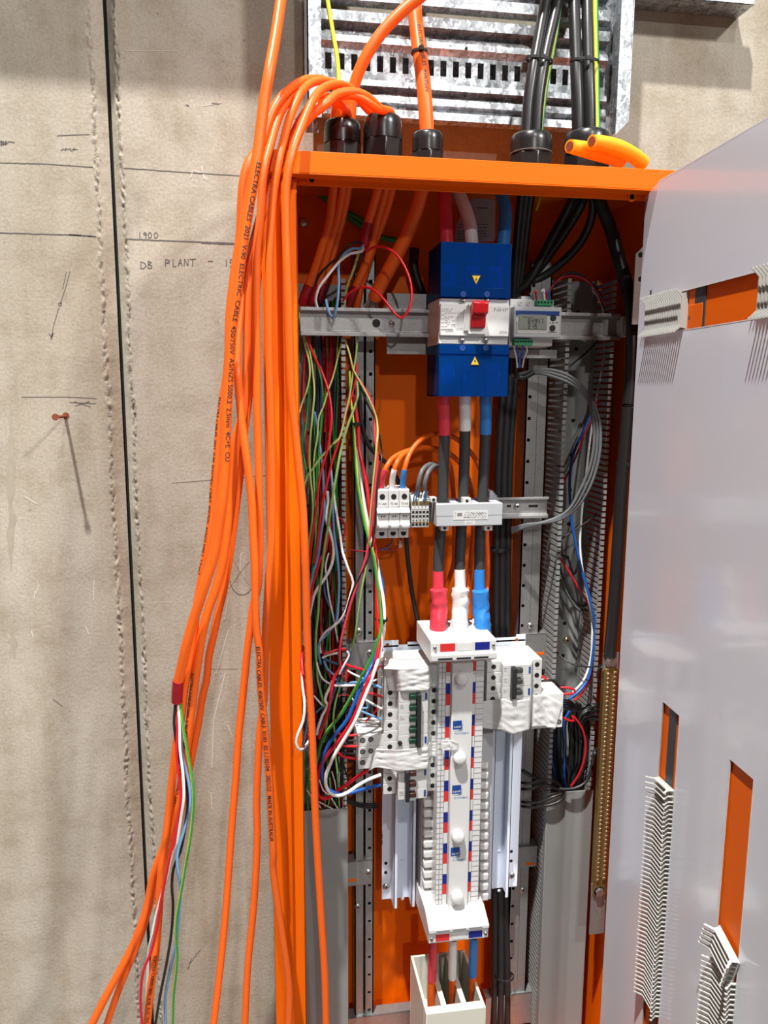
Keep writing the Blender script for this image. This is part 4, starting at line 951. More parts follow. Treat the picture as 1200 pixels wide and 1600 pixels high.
tape('w2', [(676, 366), (780, 352), (820, 368), (912, 352)], [(676, 498), (780, 512), (826, 530), (910, 505)], prof_d(0, (.42, .98), 1, -.175, -.196), 'crumpled white tape over the lower breaker right of the busbar', 11)
tape('w2', [(917, 335), (990, 332), (1072, 378)], [(917, 495), (990, 492), (1034, 504)], lambda u: -.1735, 'crumpled white tape over the module at the far right', 15)
tape('w2', [(470, 560), (520, 556), (556, 572)], [(470, 606), (520, 612), (556, 606)], lambda u: -.201, 'small torn scrap of white tape stuck across the busbar cover', 20, 16, 8, .0012)

# ------------------------------------------------------------------ ivory cable shroud at the bottom
d0, d1 = -.235, -.105
X0, X1 = V('w3', 397, 1215, d0).x, V('w3', 693, 1185, d0).x; zt_ = V('w3', 545, 1197, d0).z
sh = thing('cable_shroud', ((X0 + X1) / 2, -.17, .45), 'ivory plastic cable shroud with three slots at the foot of the cabinet', 'cable shroud')
m = MB().box(X0, X1, d0, d0 + .015, .45, zt_).box(X0, X1, d1 - .004, d1, .45, zt_).box(X0 + .001, X1 - .001, d0 + .0152, d1 - .0042, zt_ - .12, zt_ - .085)
W_ = X1 - X0
for a, b in ((0, .05), (.285, .375), (.62, .71), (.95, 1)): m.box(X0 + W_ * a, X0 + W_ * b, d0 + .015, d1 - .004, .45, zt_ - .0004)
build('shroud_body', m, 'ivory', sh, bevel=.0012)
# card hanging behind the white cable at the top
d = -.075; m = MB(); q = [V('z4', *c, d) for c in ((300, 400), (320, 300), (380, 160), (440, 112), (560, 115), (575, 160), (572, 405), (560, 416), (310, 416))]
m.xz([(p_.x, p_.z) for p_ in q], d, d + .0012); o = tag(build('instruction_card', m, 'card', smooth=0), 'printed white card, greyed for shade, behind the cables above the main breaker', 'card')
tx = MB()
for y in (300, 322, 345, 362, 380, 398):
    x = 330 - (y - 300) * .1
    while x < 530 - rr.uniform(0, 60): l = rr.uniform(8, 26); fbox(tx, 'z4', x, y, x + l, y + 4, d - .0003, d); x += l + 6
fbox(tx, 'z4', 455, 190, 525, 195, d - .0003, d); build('fine_print', tx, 'ink', o, smooth=0)
# ================================================================== CABLES AND WIRES
def pts3(segs, depth):
    """segs: (zoom, [(x, y), ...]) groups; depth: number or list spread evenly over the points"""
    flat = []
    for z, p in segs: flat += zp(z, *p)
    n = len(flat); out = []
    for i, (a, b) in enumerate(flat):
        if isinstance(depth, (list, tuple)):
            u = i / max(1, n - 1) * (len(depth) - 1); k = min(int(u), len(depth) - 2); d = depth[k] + (depth[k + 1] - depth[k]) * (u - k)
        else: d = depth
        out.append(P(a, b, d))
    return out
COLR = {'gy': (['green', 'yellow'], .38), 'gp': (['gyl', 'gyy'], .32)}
def wire(col, label, segs, depth, wpx=3.0, cat='wire', name='wire', group=None, pre=(), post=(), n=8, step=.008, phase=None):
    p3_ = pts3(segs, depth)
    if not post and p3_[-1].z < .72 and p3_[-1].z < p3_[0].z: post = [p3_[-1] + (p3_[-1] - p3_[-2]).normalized() * .2, p3_[-1] + (p3_[-1] - p3_[-2]).normalized() * .2 + Vector((0, 0, -.22))]
    if not pre and p3_[0].z > 2.2: pre = [p3_[0] + (p3_[0] - p3_[1]).normalized() * .3 + Vector((0, .02, 0))]
    pts = [Vector(p_) for p_ in pre] + p3_ + [Vector(p_) for p_ in post]
    path = Path(pts, step); d = (depth if not isinstance(depth, (list, tuple)) else depth[len(depth) // 2])
    r = mm(wpx, d) / 2; m = MB()
    if col in COLR: mats, st = COLR[col]; m.tube(path, r, max(n, 12), stripe=st, twist=.4 if phase is not None else (2.2 if wpx > 4.2 else 6) * random.choice((-1, 1)), phase=phase if phase is not None else -2.5 if wpx > 4.2 else random.uniform(-2, .5))
    else: mats = [col]; m.tube(path, r, n)
    o = build(name, m, mats, smooth=60); tag(o, label, cat, group)
    return o, path, r
def cable(label, segs, depth, r, m='cable', sleeves=(), prints=(), pre=(), post=(), group=None, cat='cable', name='cable', n=14, cut=(0, 1)):
    """a sheathed cable as a thing: sheath, coloured sleeves (a0, a1, material, factor), printed lettering"""
    p3_ = pts3(segs, depth)
    if not post and p3_[-1].z < .72 and p3_[-1].z < p3_[0].z: post = [p3_[-1] + (p3_[-1] - p3_[-2]).normalized() * .2, p3_[-1] + (p3_[-1] - p3_[-2]).normalized() * .2 + Vector((0, 0, -.22))]
    if not pre and p3_[0].z > 2.2: pre = [p3_[0] + (p3_[0] - p3_[1]).normalized() * .3 + Vector((0, .03, 0))]     # carries on up out of the picture
    pts = [Vector(p_) for p_ in pre] + p3_ + [Vector(p_) for p_ in post]
    path = Path(pts); Lt = path.L[-1]
    t = thing(name, path.at(Lt * .5)[0], label, cat, group)
    build('sheath', MB().tube(path.sub(Lt * cut[0], Lt * cut[1], max(16, int(Lt / .008))), r, n), m, t, smooth=60)
    for a0, a1, mm_, k in sleeves:
        build('coloured_sleeve', MB().tube(path.sub(Lt * a0, Lt * a1, 30), r * k, n), mm_, t, smooth=60)
    for s0, body, h, ang in prints:
        build('printed_lettering', text_on_tube(MB(), body, path, s0 * Lt, r, h, ang), 'ink', t, smooth=0)
    return t, path
def tie(label, c, ax, r, head=(0, -1, 0), top=True, squash=1.0):
    c = Vector(c); ax = Vector(ax).normalized(); m = MB().ring(c - ax * .0022, ax, r, r + .0013, .0044, 20)
    h = Vector(head); h = (h - ax * h.dot(ax)).normalized(); q = c + h * (r + .003); s = ax.cross(h).normalized()
    m.prism([q + s * .0035 + ax * .003 - h * .003, q - s * .0035 + ax * .003 - h * .003, q - s * .0035 - ax * .003 - h * .003, q + s * .0035 - ax * .003 - h * .003], h * .005)
    if squash != 1.0:
        for i, v in enumerate(m.v): m.v[i] = c + (v - c) * 1.0; m.v[i].y = c.y + (v.y - c.y) * squash
    return tag(build('cable_tie', m, 'blackm', bevel=.0004), label, 'cable tie', 'black cable ties')

# ------------------------------------------------------------------ glands on the roof of the cabinet
def gland(z, x0, y0, x1, y1, label, d=-.14, rim=False):
    (a, b), (c, e) = zp(z, (x0, y0), (x1, y1)); tp = P((a + c) / 2, b, d); r = mm(c - a, d) / 2
    t = thing('cable_gland', (tp.x, d, zt), label, 'cable gland', 'black cable glands on the cabinet roof')
    H = tp.z - zt
    build('lock_nut', MB().cyl((tp.x, d, zt), (tp.x, d, zt + H * .22), r * 1.06, r * 1.06, 8), 'gland', t, bevel=.001)
    build('gland_body', MB().cyl((tp.x, d, zt + H * .22), (tp.x, d, zt + H * .6), r, r, 8), 'gland', t, bevel=.0012)
    c_ = build('compression_cap', MB().lathe((tp.x, d, zt + H * .6), (tp.x, d, zt + H), [(0, r * .97), (.55, r * .97), (.85, r * .93), (.95, r * .86), (1, r * .74)], 28), 'gland', t, smooth=50)
    if rim: build('rim_reflection', MB().ring((tp.x, d, zt + H * .62), (0, 0, 1), r * .9, r * .99, .0012, 32), 'grey', c_)  # grey ring paints the reflection along the cap's rim
    return t, tp
g1, gp1 = gland('z1', 380, 570, 550, 660, 'black cable gland at the left end of the cabinet roof, several orange cables looping out')
g2, gp2 = gland('z1', 565, 548, 745, 670, 'tilted black cable gland second from the left on the cabinet roof', -.155)
g3, gp3 = gland('z1', 793, 622, 937, 690, 'black cable gland with one thick orange cable rising straight from it')
g4, gp4 = gland('z2', 150, 548, 322, 625, 'domed black gland holding the left bundle of black cables', rim=True)
g5, gp5 = gland('z2', 370, 540, 560, 630, 'domed black gland holding the right bundle of black cables, behind the yellow boots', -.135, rim=True)

GO = 'orange cables looping over the cabinet'
R1, R2 = .0073, .0052
C1, C1p = cable('thick orange cable hanging in front, stripped below red tape into loose coloured cores',
    [('full', [(447, -45), (439, 0), (430, 60)]), ('a1', [(540, 0), (490, 300), (440, 700), (400, 1000), (345, 1300)]), ('a2', [(310, 400), (265, 800), (205, 1200), (190, 1500)]), ('a3', [(225, 600), (205, 1200), (165, 1600)]), ('a4', [(350, 250), (310, 500), (250, 700), (185, 900), (125, 1080), (65, 1300), (25, 1480)]), ('a5', [(190, 140), (182, 280)])],
    [-.24, -.298, -.308, -.308, -.305, -.302, -.295, -.28, -.26], .0068, prints=[(.27, 'ELECTRA CABLES  2021  V-90  ELECTRIC  CABLE  450/750V  AS/NZS 5000.2  2.5mm  4C+E  CU', .0062, .5)], group=GO)
build('red_end_tape', MB().tube(C1p.sub(C1p.L[-1] - .034, C1p.L[-1] + .0005, 12), .0076, 16), 'maroon', C1)
E_ = C1p.p[-1]
for col, segs, dp, lab in (
    ('black', [('a5', [(172, 290), (160, 450), (178, 600), (215, 780), (252, 920), (265, 1060), (240, 1300), (190, 1500)]), ('a6', [(760, 150), (700, 300), (685, 450), (695, 600), (680, 850), (640, 1100), (590, 1350), (545, 1620)])], [-.26, -.268, -.262, -.25], 'loose black core dangling from the red-taped end of the orange cable'),
    ('red', [('a5', [(186, 290), (186, 500), (182, 700), (202, 900), (215, 1050), (190, 1200), (150, 1400)]), ('a6', [(710, 30), (670, 200), (630, 400), (590, 600), (560, 800), (510, 1000), (450, 1150), (428, 1300), (425, 1450), (440, 1620)])], [-.26, -.276, -.272, -.25, -.235], 'loose red core dangling from the red-taped end of the orange cable'),
    ('white', [('a5', [(190, 290), (203, 450), (206, 650), (230, 850), (236, 1030), (215, 1180), (180, 1400)]), ('a6', [(740, 20), (690, 200), (630, 420), (580, 600), (548, 720), (520, 860), (490, 1000), (485, 1150), (478, 1320), (470, 1620)])], [-.26, -.282, -.266, -.25, -.215], 'loose white core dangling from the red-taped end of the orange cable'),
    ('sky', [('a5', [(196, 290), (212, 480), (226, 700), (262, 850), (286, 1000), (280, 1130), (240, 1280), (190, 1500)]), ('a6', [(730, 200), (737, 330), (757, 450), (750, 650), (735, 820), (715, 950), (690, 1060), (650, 1250), (630, 1400), (632, 1620)])], [-.26, -.272, -.275, -.255, -.24], 'loose light blue core dangling from the red-taped end of the orange cable'),
    ('gy', [('a5', [(206, 290), (225, 430), (260, 650), (290, 830), (310, 980), (310, 1100), (295, 1280), (270, 1450)]), ('a6', [(845, 20), (810, 220), (770, 450), (730, 680), (720, 850), (730, 1030), (715, 1220), (700, 1350), (690, 1620)])], [-.26, -.285, -.28, -.265, -.25], 'loose green-yellow core dangling from the red-taped end of the orange cable')):
    fl = sorted([c_ for z_, p_ in segs for c_ in zp(z_, *p_)], key=lambda c_: c_[1]); keep = [fl[0]]
    for c_ in fl[1:]:
        if c_[1] - keep[-1][1] > 9: keep.append(c_)
    o, _, _ = wire(col, '', [('full', keep)], dp, 4.6, name='core_wire', phase=.45); del o['label']; del o['category']
    mw_ = o.matrix_world.copy(); o.parent = C1; o.location = Vector(o.location) - Vector(C1.location); o['label'] = lab.replace('dangling from the red-taped end of the orange cable', 'core')

PRINT = 'ELECTRA CABLES  2021  V-90  ELECTRIC CABLE  450/750V  AS/NZS 5000.2  2.5mm2'
def top1(dx=0): return [(gp1.x + dx, -.14, gp1.z - .03), (gp1.x + dx, -.142, gp1.z + .004)]
def top2(dx=0): return [(gp2.x + dx, -.155, gp2.z - .03), (gp2.x + dx, -.157, gp2.z + .004)]
C2, _ = cable('orange cable forming the outermost loop, hanging at the far left of the bundle', [('a1', [(1240, 190), (1110, 105), (980, 92), (860, 122), (760, 190), (650, 300), (560, 450), (500, 620), (440, 800), (330, 950), (270, 1150)]), ('a2', [(300, 200), (255, 500), (215, 800), (190, 1100), (180, 1500)]), ('a3', [(190, 450), (160, 700), (135, 1000), (100, 1350)]), ('a4', [(300, 100), (265, 350), (220, 600), (185, 800), (150, 1000), (125, 1250), (85, 1500)]), ('a5', [(245, 150), (215, 400), (180, 600), (160, 760), (140, 950), (120, 1150), (95, 1350)]), ('a6', [(625, 100), (600, 300), (575, 700), (550, 1000), (510, 1300), (475, 1640)])],
      [-.17, -.25, -.278, -.278, -.27, -.262, -.245, -.235, -.225], .0058, prints=[(.30, PRINT, .0046, -.9), (.72, PRINT, .0046, .1)], pre=top1(-.012), group=GO)
C6, _ = cable('orange cable forming the second loop, dropping plumb left of the cabinet post', [('a1', [(1230, 170), (1100, 105), (950, 110), (850, 190), (760, 300), (680, 400), (610, 560), (550, 780), (495, 980), (465, 1200), (450, 1500)]), ('a2', [(480, 300), (470, 700), (470, 1100), (480, 1500)]), ('a3', [(545, 500), (555, 900), (565, 1300)]), ('a4', [(715, 50), (720, 300), (715, 600), (700, 800), (660, 950), (635, 1150), (608, 1350), (588, 1560)]), ('a5', [(690, 300), (660, 600), (640, 900), (615, 1200), (590, 1550)]), ('a6', [(1130, 700), (1080, 1200), (1028, 1640)])],
      [-.16, -.235, -.28, -.282, -.278, -.275, -.272, -.27, -.27], R2, pre=top1(-.004), group=GO)
C7, _ = cable('orange cable forming the third loop, crossing behind the cable printed in black', [('a1', [(1240, 150), (1160, 118), (1070, 108), (960, 140), (870, 230), (790, 400), (735, 540), (690, 720), (645, 900), (610, 1100), (580, 1300), (562, 1550)]), ('a2', [(605, 400), (600, 800), (600, 1200), (605, 1500)]), ('a3', [(685, 500), (695, 900), (700, 1200), (698, 1500)]), ('a4', [(820, 400), (800, 700), (780, 1000), (770, 1200), (765, 1500)]), ('a5', [(865, 250), (832, 500), (815, 800), (805, 1100), (810, 1300), (800, 1600)]), ('w8', [(680, 1150), (660, 1350), (645, 1640)])],
      [-.16, -.24, -.285, -.285, -.278, -.274, -.272, -.272, -.272], R2, pre=top1(.004), group=GO)
C8, _ = cable('orange cable hanging down the cabinet opening in front of the left trunking', [('z1', [(590, 520), (500, 412), (430, 396)]), ('a1', [(1080, 200), (1000, 300), (930, 450), (870, 600), (795, 800), (745, 1000), (715, 1200), (710, 1500)]), ('a2', [(790, 500), (805, 900), (815, 1300)]), ('a3', [(890, 100), (905, 400), (935, 700), (965, 1000), (990, 1250), (1020, 1550)]), ('a4', [(1125, 500), (1135, 800), (1140, 1100), (1150, 1400)]), ('w8', [(910, 100), (925, 350), (935, 600), (950, 900), (965, 1150), (980, 1400), (986, 1640)])],
      [-.17, -.25, -.288, -.288, -.282, -.276, -.272, -.272, -.27], .0054, prints=[(.47, PRINT, .0042, -1.2)], pre=top2(-.006), group=GO)
C3, _ = cable('orange cable curling over the tilted gland at the front of the loops', [('z1', [(640, 510), (590, 460), (520, 432), (440, 442), (388, 488), (330, 530), (270, 600)]), ('full', [(448, 235), (428, 280), (407, 340), (395, 385)]), ('a2', [(400, 500), (388, 700), (380, 1000), (375, 1400)]), ('a3', [(430, 300), (390, 600), (325, 850), (300, 1200), (272, 1500)]), ('a4', [(420, 350), (380, 600), (325, 800), (255, 1000), (205, 1200), (165, 1450)]), ('a5', [(325, 100), (300, 300), (278, 500), (250, 700), (222, 900), (185, 1080), (140, 1230), (90, 1390)]), ('a6', [(535, 350), (480, 620), (390, 880), (270, 1120), (130, 1380), (30, 1580), (0, 1640)])],
      [-.19, -.235, -.245, -.262, -.272, -.272, -.265, -.25, -.23, -.21, -.2], .0060, prints=[(.48, PRINT, .0046, -.7)], pre=top2(.012), group=GO)
C4, C4p = cable('orange cable with bold black printing crossing in front of others to the cabinet post', [('full', [(588, 170), (562, 152), (528, 150), (490, 172), (457, 225), (432, 280), (411, 335), (395, 390)]), ('a2', [(335, 700), (298, 1000), (277, 1250), (272, 1550)]), ('a3', [(340, 100), (360, 400), (390, 700), (430, 1000), (470, 1300), (490, 1500)]), ('a4', [(660, 300), (675, 600), (680, 900), (690, 1150), (720, 1400)]), ('a5', [(830, 50), (850, 300), (880, 600), (905, 900), (920, 1200), (935, 1500)]), ('s4', [(105, 600), (135, 850), (170, 1080), (195, 1250), (210, 1400), (206, 1640)])],
      [-.2, -.235, -.262, -.285, -.296, -.298, -.296, -.29, -.284, -.278], R2, pre=top2(0), group=GO)
L4 = C4p.L[-1]
build('printed_lettering', text_on_tube(MB(), 'ELECTRA CABLES  450/750V  CABLE  01/01  02 1 / 02104   2021/22   MADE IN AUSTRALIA', C4p, L4 * .60, R2, .0052, -.2), 'ink', C4, smooth=0)
C5, _ = cable('orange cable mostly hidden behind the left bundle, bending away at the bottom left', [('full', [(528, 160), (505, 150), (475, 178), (448, 235), (424, 310), (410, 370), (402, 440), (396, 520), (391, 600), (381, 680), (374, 750)]), ('a4', [(490, 200), (450, 500), (400, 800), (340, 1050), (310, 1200), (265, 1400), (245, 1600)]), ('a5', [(380, 250), (350, 450), (310, 650), (270, 850), (230, 1050), (180, 1280), (120, 1500)]), ('a6', [(560, 400), (490, 650), (430, 850), (330, 1100), (230, 1350), (150, 1580), (130, 1640)])],
      [-.2, -.235, -.25, -.255, -.25, -.245, -.235, -.225, -.21, -.2, -.19], R2, pre=top1(.010), group=GO)
# two thick orange cables rising beside the ladder
cable('thick orange cable curving up to the right across the ladder from the left gland', [('z1', [(850, -30), (760, 40), (660, 140), (590, 240), (540, 340), (512, 440), (500, 560)])], [-.16, -.155, -.14], mm(17, -.15) / 2, post=[(gp1.x + .002, -.14, gp1.z - .02)])
cg, cgp = cable('thick straight orange cable rising behind the ladder tie, third gland', [('z1', [(800, -60), (805, 60), (820, 200), (838, 330), (852, 470), (862, 640)])], [-.09, -.1, -.12, -.135, -.14], mm(21.5, -.12) / 2, prints=[(.68, 'ELECTRA CABLES  450/750V', .006, .2)], post=[(gp3.x, -.14, gp3.z - .02)])
q = V('z1', 826, 246, -.118); tie('black cable tie around the thick straight orange cable', q, (.06, -.05, -1), .0106)
wire('gy', 'green-yellow earth wire dropping down the left side of the ladder', [('z1', [(388, -40), (405, 60), (425, 180), (442, 280), (448, 380), (446, 460)])], [-.11, -.115, -.125, -.14], 6.5, n=16, phase=-1.8)

# ------------------------------------------------------------------ black cables above
for lab, segs, gpp, dx in (('left black cable of the left bundle above the cabinet', [('z2', [(303, -60), (285, 50), (262, 180), (240, 300), (222, 430), (213, 560)])], gp4, -.012), ('right black cable of the left bundle above the cabinet', [('z2', [(350, -60), (330, 60), (300, 190), (278, 310), (262, 430), (254, 560)])], gp4, .004)):
    cable(lab, segs, [-.09, -.115, -.135, -.14], mm(17, -.12) / 2, 'black', post=[(gpp.x + dx, -.14, gpp.z - .02)])
for lab, segs, gpp, dx in (('left black cable of the right bundle above the cabinet', [('z2', [(408, -60), (411, 60), (416, 200), (420, 330), (424, 440), (427, 560)])], gp5, -.012), ('right black cable of the right bundle above the cabinet', [('z2', [(462, -60), (464, 60), (467, 200), (470, 330), (473, 440), (475, 560)])], gp5, .006)):
    cable(lab, segs, [-.09, -.115, -.135, -.138], mm(18.5, -.12) / 2, 'black', post=[(gpp.x + dx, -.136, gpp.z - .02)])
wire('gy', 'green-yellow earth wire beside the left bundle of black cables', [('z2', [(360, -60), (345, 80), (322, 220), (300, 330), (285, 440), (274, 560)])], [-.085, -.105, -.132], 6, n=16, phase=-.2)
wire('gy', 'thick yellow-green earth wire beside the right bundle of black cables', [('z2', [(496, -60), (497, 80), (500, 250), (502, 400), (505, 560)])], [-.1, -.125, -.14], 8.5, n=16, phase=-.1)
q = V('z2', 268, 245, -.125); tie('black cable tie around the left bundle of black cables', q, (-.1, 0, -1), .0195, squash=.62)
q = V('z2', 452, 252, -.125); tie('black cable tie around the right bundle of black cables', q, (0, 0, -1), .0215, squash=.6)
# yellow boots lying on the roof
for lab, pts in (('yellow ribbed rubber boot lying on the cabinet roof, nearer the gland', [(392, 596), (440, 606), (500, 622), (560, 640), (600, 655)]), ('yellow ribbed rubber boot lying on the cabinet roof, on top of the other one', [(482, 576), (540, 588), (600, 608), (650, 634), (690, 665)])):
    k = -.222 if 'nearer' in lab else -.232
    pp = Path([V('z2', x, y, k + .012 * i) for i, (x, y) in enumerate(pts)], .004); t = thing('rubber_boot', pp.p[len(pp.p) // 2], lab, 'cable boot', 'yellow rubber boots')
    build('boot', MB().tube(pp, lambda u: .0088 + .0022 * math.sin(min(1, u * 1.4) * 2.2), 18), 'yellowc', t, smooth=60)
    build('boot_opening', MB().cyl(pp.p[0] - (pp.p[1] - pp.p[0]).normalized() * .0008, pp.p[1], .0062, .0062, 16), 'rust', t)

# ------------------------------------------------------------------ inside the top of the cabinet
OI = 'orange cables entering inside the top left'
def inner(lab, pts, depth, wpx, tape_len=.03, m='cable', full=None, tp=True):
    c, pth = cable(lab, [('z3', pts)] if not full else full, depth, mm(wpx, depth[1] if isinstance(depth, list) else depth) / 2, m, group=OI)
    if tp: build('red_end_tape', MB().tube(pth.sub(pth.L[-1] - tape_len, pth.L[-1] + .001, 10), mm(wpx, -.12) / 2 * 1.12, 14), 'maroon', c)
    return c, pth
inner('orange cable inside the top left, first from the left post, ending in red tape', [(395, -60), (372, 70), (345, 300), (290, 500), (230, 680), (165, 850), (150, 900)], [-.14, -.12, -.1], 13.5)
inner('orange cable inside the top left, second from the left post, ending in red tape', [(450, -60), (440, 70), (390, 330), (340, 500), (280, 700), (220, 860), (205, 895)], [-.14, -.115, -.095], 12.5)
inner('orange cable inside the top left, third from the left post, printed in black', [(490, -60), (480, 80), (430, 320), (380, 500), (335, 640), (290, 780), (270, 890)], [-.14, -.105, -.085], 11)
inner('short orange cable inside the top left whose red tape sprouts four loose cores', [(715, -60), (690, 90), (650, 230), (612, 360), (598, 470)], [-.15, -.135, -.125], 13.5, .03)
inner('orange cable inside the top left, behind the short taped one', [(765, -60), (745, 90), (690, 300), (630, 550), (560, 720), (500, 850), (480, 900)], [-.14, -.115, -.09], 12.5)
inner('orange cable inside the top left, right of the short taped one', [(815, -60), (795, 90), (740, 280), (680, 430), (620, 620), (570, 780), (540, 935)], [-.14, -.11, -.085], 11.5, tp=False)
thk, thp = inner('thick orange cable slanting down inside the top left, its end fanned into bare strands', [(1040, -60), (1005, 110), (945, 300), (865, 480), (770, 660), (695, 800), (670, 860)], [-.15, -.125, -.1], 21.5, tp=False)
e = thp.p[-1]; dn = (thp.p[-1] - thp.p[-4]).normalized(); m = MB()
for k in range(16):
    a = Vector((random.uniform(-.022, .022), random.uniform(-.008, .006), random.uniform(-.004, .004))); m.tube(Path([e + a * .2 - dn * .004, e + dn * .012 + a * .6, e + dn * .022 + a * 1.1 + Vector((0, 0, -.003))], .004), .0009, 5)
build('bare_strands', m, 'strand', thk); 
for nm_, col, p_, dd, lab in (
    ('loop', 'red', [(600, 465), (612, 520), (660, 492), (740, 490), (830, 545), (905, 670), (937, 800), (920, 930), (868, 1002), (812, 965), (740, 870), (650, 790), (570, 780), (480, 830), (440, 880)], [-.13, -.185, -.20, -.19, -.13], 'thin red wire making a wide loop before the cross rail, left of the main breaker'),
    ('w', 'white', [(600, 465), (580, 520), (500, 535), (420, 590), (330, 700), (270, 780), (245, 870), (262, 935), (285, 985)], [-.128, -.16, -.14, -.11], 'thin white wire arching left from the short taped cable above the cross rail'),
    ('b', 'sky', [(598, 465), (570, 500), (520, 500), (460, 530), (415, 600), (412, 750), (400, 900), (370, 1005), (335, 945), (320, 870)], [-.128, -.155, -.15, -.12], 'thin light blue wire arching left and dropping to a point at the cross rail'),
    ('k', 'black', [(596, 465), (560, 455), (500, 466), (430, 540), (340, 620), (270, 690), (240, 800), (262, 900)], [-.126, -.145, -.12, -.1], 'thin black wire arching left above the white one'),
    ('gy', 'gp', [(590, 470), (552, 540), (520, 650), (470, 780), (455, 890), (450, 960)], [-.12, -.115, -.1], 'thin green-yellow wire dropping from the short taped cable behind the cross rail')):
    wire(col, lab, [('z3', p_)], dd, 4.2 if nm_ != 'k' else 3.4, n=10)
for i, (x0, x1, c) in enumerate(((150, 130, 'gp'), (175, 190, 'white'), (205, 225, 'white'), (222, 270, 'gp'), (165, 150, 'black'))):
    wire(c, {'gp': 'short green-yellow tail', 'white': 'short white tail', 'black': 'short black tail'}[c] + ' below the red-taped ends beside the left post', [('z3', [(x0, 895), (x1 + 5, 940), (x1, 990), (x1 + 8, 1080)])], -.095, 3, group='tails below the red-taped ends')
# ------------------------------------------------------------------ phase cables of the main breaker
PH = 'phase cables above the main breaker'
for lab, mt_, pts, dd in (('phase cable in red sleeve entering the top of the main breaker', 'pink', [(215, 20), (230, 110), (240, 250), (250, 415), (262, 560), (265, 640)], [-.12, -.15, -.168]),
                          ('phase cable in white sleeve bending into the top of the main breaker', 'sleevew', [(310, 40), (338, 115), (372, 200), (402, 300), (415, 420), (428, 560), (432, 640)], [-.11, -.15, -.168]),
                          ('phase cable in blue sleeve entering the top of the main breaker', 'sleeveb', [(590, 20), (622, 115), (640, 200), (638, 300), (628, 420), (605, 560), (600, 640)], [-.12, -.15, -.168])):
    cable(lab, [('z4', pts)], dd, mm(19.5, -.15) / 2, 'charcoal', sleeves=[(.05, .90, mt_, 1.06), (.52, .56, mt_, 1.12)], group=PH)
PL = 'phase cables between the main breaker and the busbar'
for lab, mt_, z4x, p7, bx_ in (
    ('black phase cable with red sleeves, left of the three from breaker to busbar', 'pink', (250, 1300), [(472, 0), (474, 140), (468, 330), (463, 520), (455, 640), (443, 800), (440, 890), (440, 1000)], [(440, 992), (446, 1100), (440, 1180), (438, 1250)]),
    ('black phase cable with white sleeves, middle of the three from breaker to busbar', 'sleevew', (385, 1300), [(588, 0), (588, 115), (583, 330), (577, 515), (568, 640), (560, 800), (558, 880), (562, 990)], [(562, 990), (560, 1100), (558, 1180), (568, 1250)]),
    ('black phase cable with blue sleeves, right of the three from breaker to busbar', 'sleeveb', (530, 1300), [(703, 0), (700, 135), (692, 330), (682, 510), (672, 640), (668, 800), (667, 880), (668, 1000)], [(672, 998), (678, 1100), (682, 1180), (690, 1238)])):
    c, pth = cable(lab, [('z4', [z4x]), ('z7', [(p7[0][0] - 2, -60)] + p7)], [-.165, -.158, -.15, -.148, -.148, -.152], mm(17.5, -.15) / 2, 'charcoal', group=PL)
    Lt = pth.L[-1]
    z_a, z_b = [min(range(len(pth.p)), key=lambda i: abs(pth.p[i].z - V('z7', 560, y, -.15).z)) for y in (p7[1][1], p7[6][1])]
    build('upper_sleeve', MB().tube(pth.sub(0, pth.L[z_a], 30), mm(19, -.15) / 2, 16), mt_, c, smooth=60)
    build('lower_sleeve', MB().tube(pth.sub(pth.L[z_b], Lt, 20), mm(18.6, -.15) / 2, 16), mt_, c, smooth=60)
    bp = Path([V('z7', x, y, -.162 if i < 2 else -.17) for i, (x, y) in enumerate(bx_)], .004); sd = z4x[0]
    mbt = MB(); mbt.tube(bp, lambda u: mm(26.5, -.15) / 2 * (1.05 - .05 * u + .012 * math.sin(u * 9 + sd)), 24)
    for i, v in enumerate(mbt.v): mbt.v[i] = v + Vector((noise.noise(v * 120), noise.noise(v * 120 + Vector((5, 5, 5))), 0)) * .0026
    bt = build('crimped_boot', mbt, mt_, c, smooth=60); bt['label'] = 'crumpled coloured shrink boot'
OR = 'thin orange wires from the fuse holders'
for lab, sl, pts in (('thin orange wire with red sleeve feeding the left fuse holder', 'pink', [(122, 445), (132, 390), (150, 325), (185, 272), (250, 235), (330, 212), (430, 225), (500, 300), (520, 420), (530, 700), (525, 850), (508, 910), (490, 960), (478, 1010)]),
                     ('thin orange wire with white sleeve feeding the middle fuse holder', 'sleevew', [(183, 445), (188, 380), (203, 315), (235, 258), (300, 218), (390, 210), (500, 240), (590, 340), (630, 520), (632, 700), (622, 800), (612, 910), (600, 1010)]),
                     ('thin orange wire with blue sleeve feeding the right fuse holder', 'sleeveb', [(243, 445), (246, 390), (258, 315), (290, 230), (350, 162), (430, 135), (540, 160), (660, 300), (705, 520), (708, 700), (714, 850), (712, 930), (706, 1010)])):
    c, pth = cable(lab, [('z7', pts)], [-.15, -.16, -.135, -.095, -.09, -.10, -.145], mm(8, -.15) / 2, 'cable', group=OR, name='wire', cat='wire', n=10)
    build('end_sleeve', MB().tube(pth.sub(0, .034, 12), mm(9.5, -.15) / 2, 12), sl, c, smooth=60)
for lab, pts in (('left grey wire curving into the terminal blocks', [(325, 480), (333, 400), (352, 335), (392, 302), (440, 315)]), ('right grey wire curving into the terminal blocks', [(362, 480), (368, 400), (385, 345), (415, 312), (450, 320)])):
    wire('grey', lab, [('z7', pts)], [-.15, -.165, -.15, -.12], 7.5, n=10)
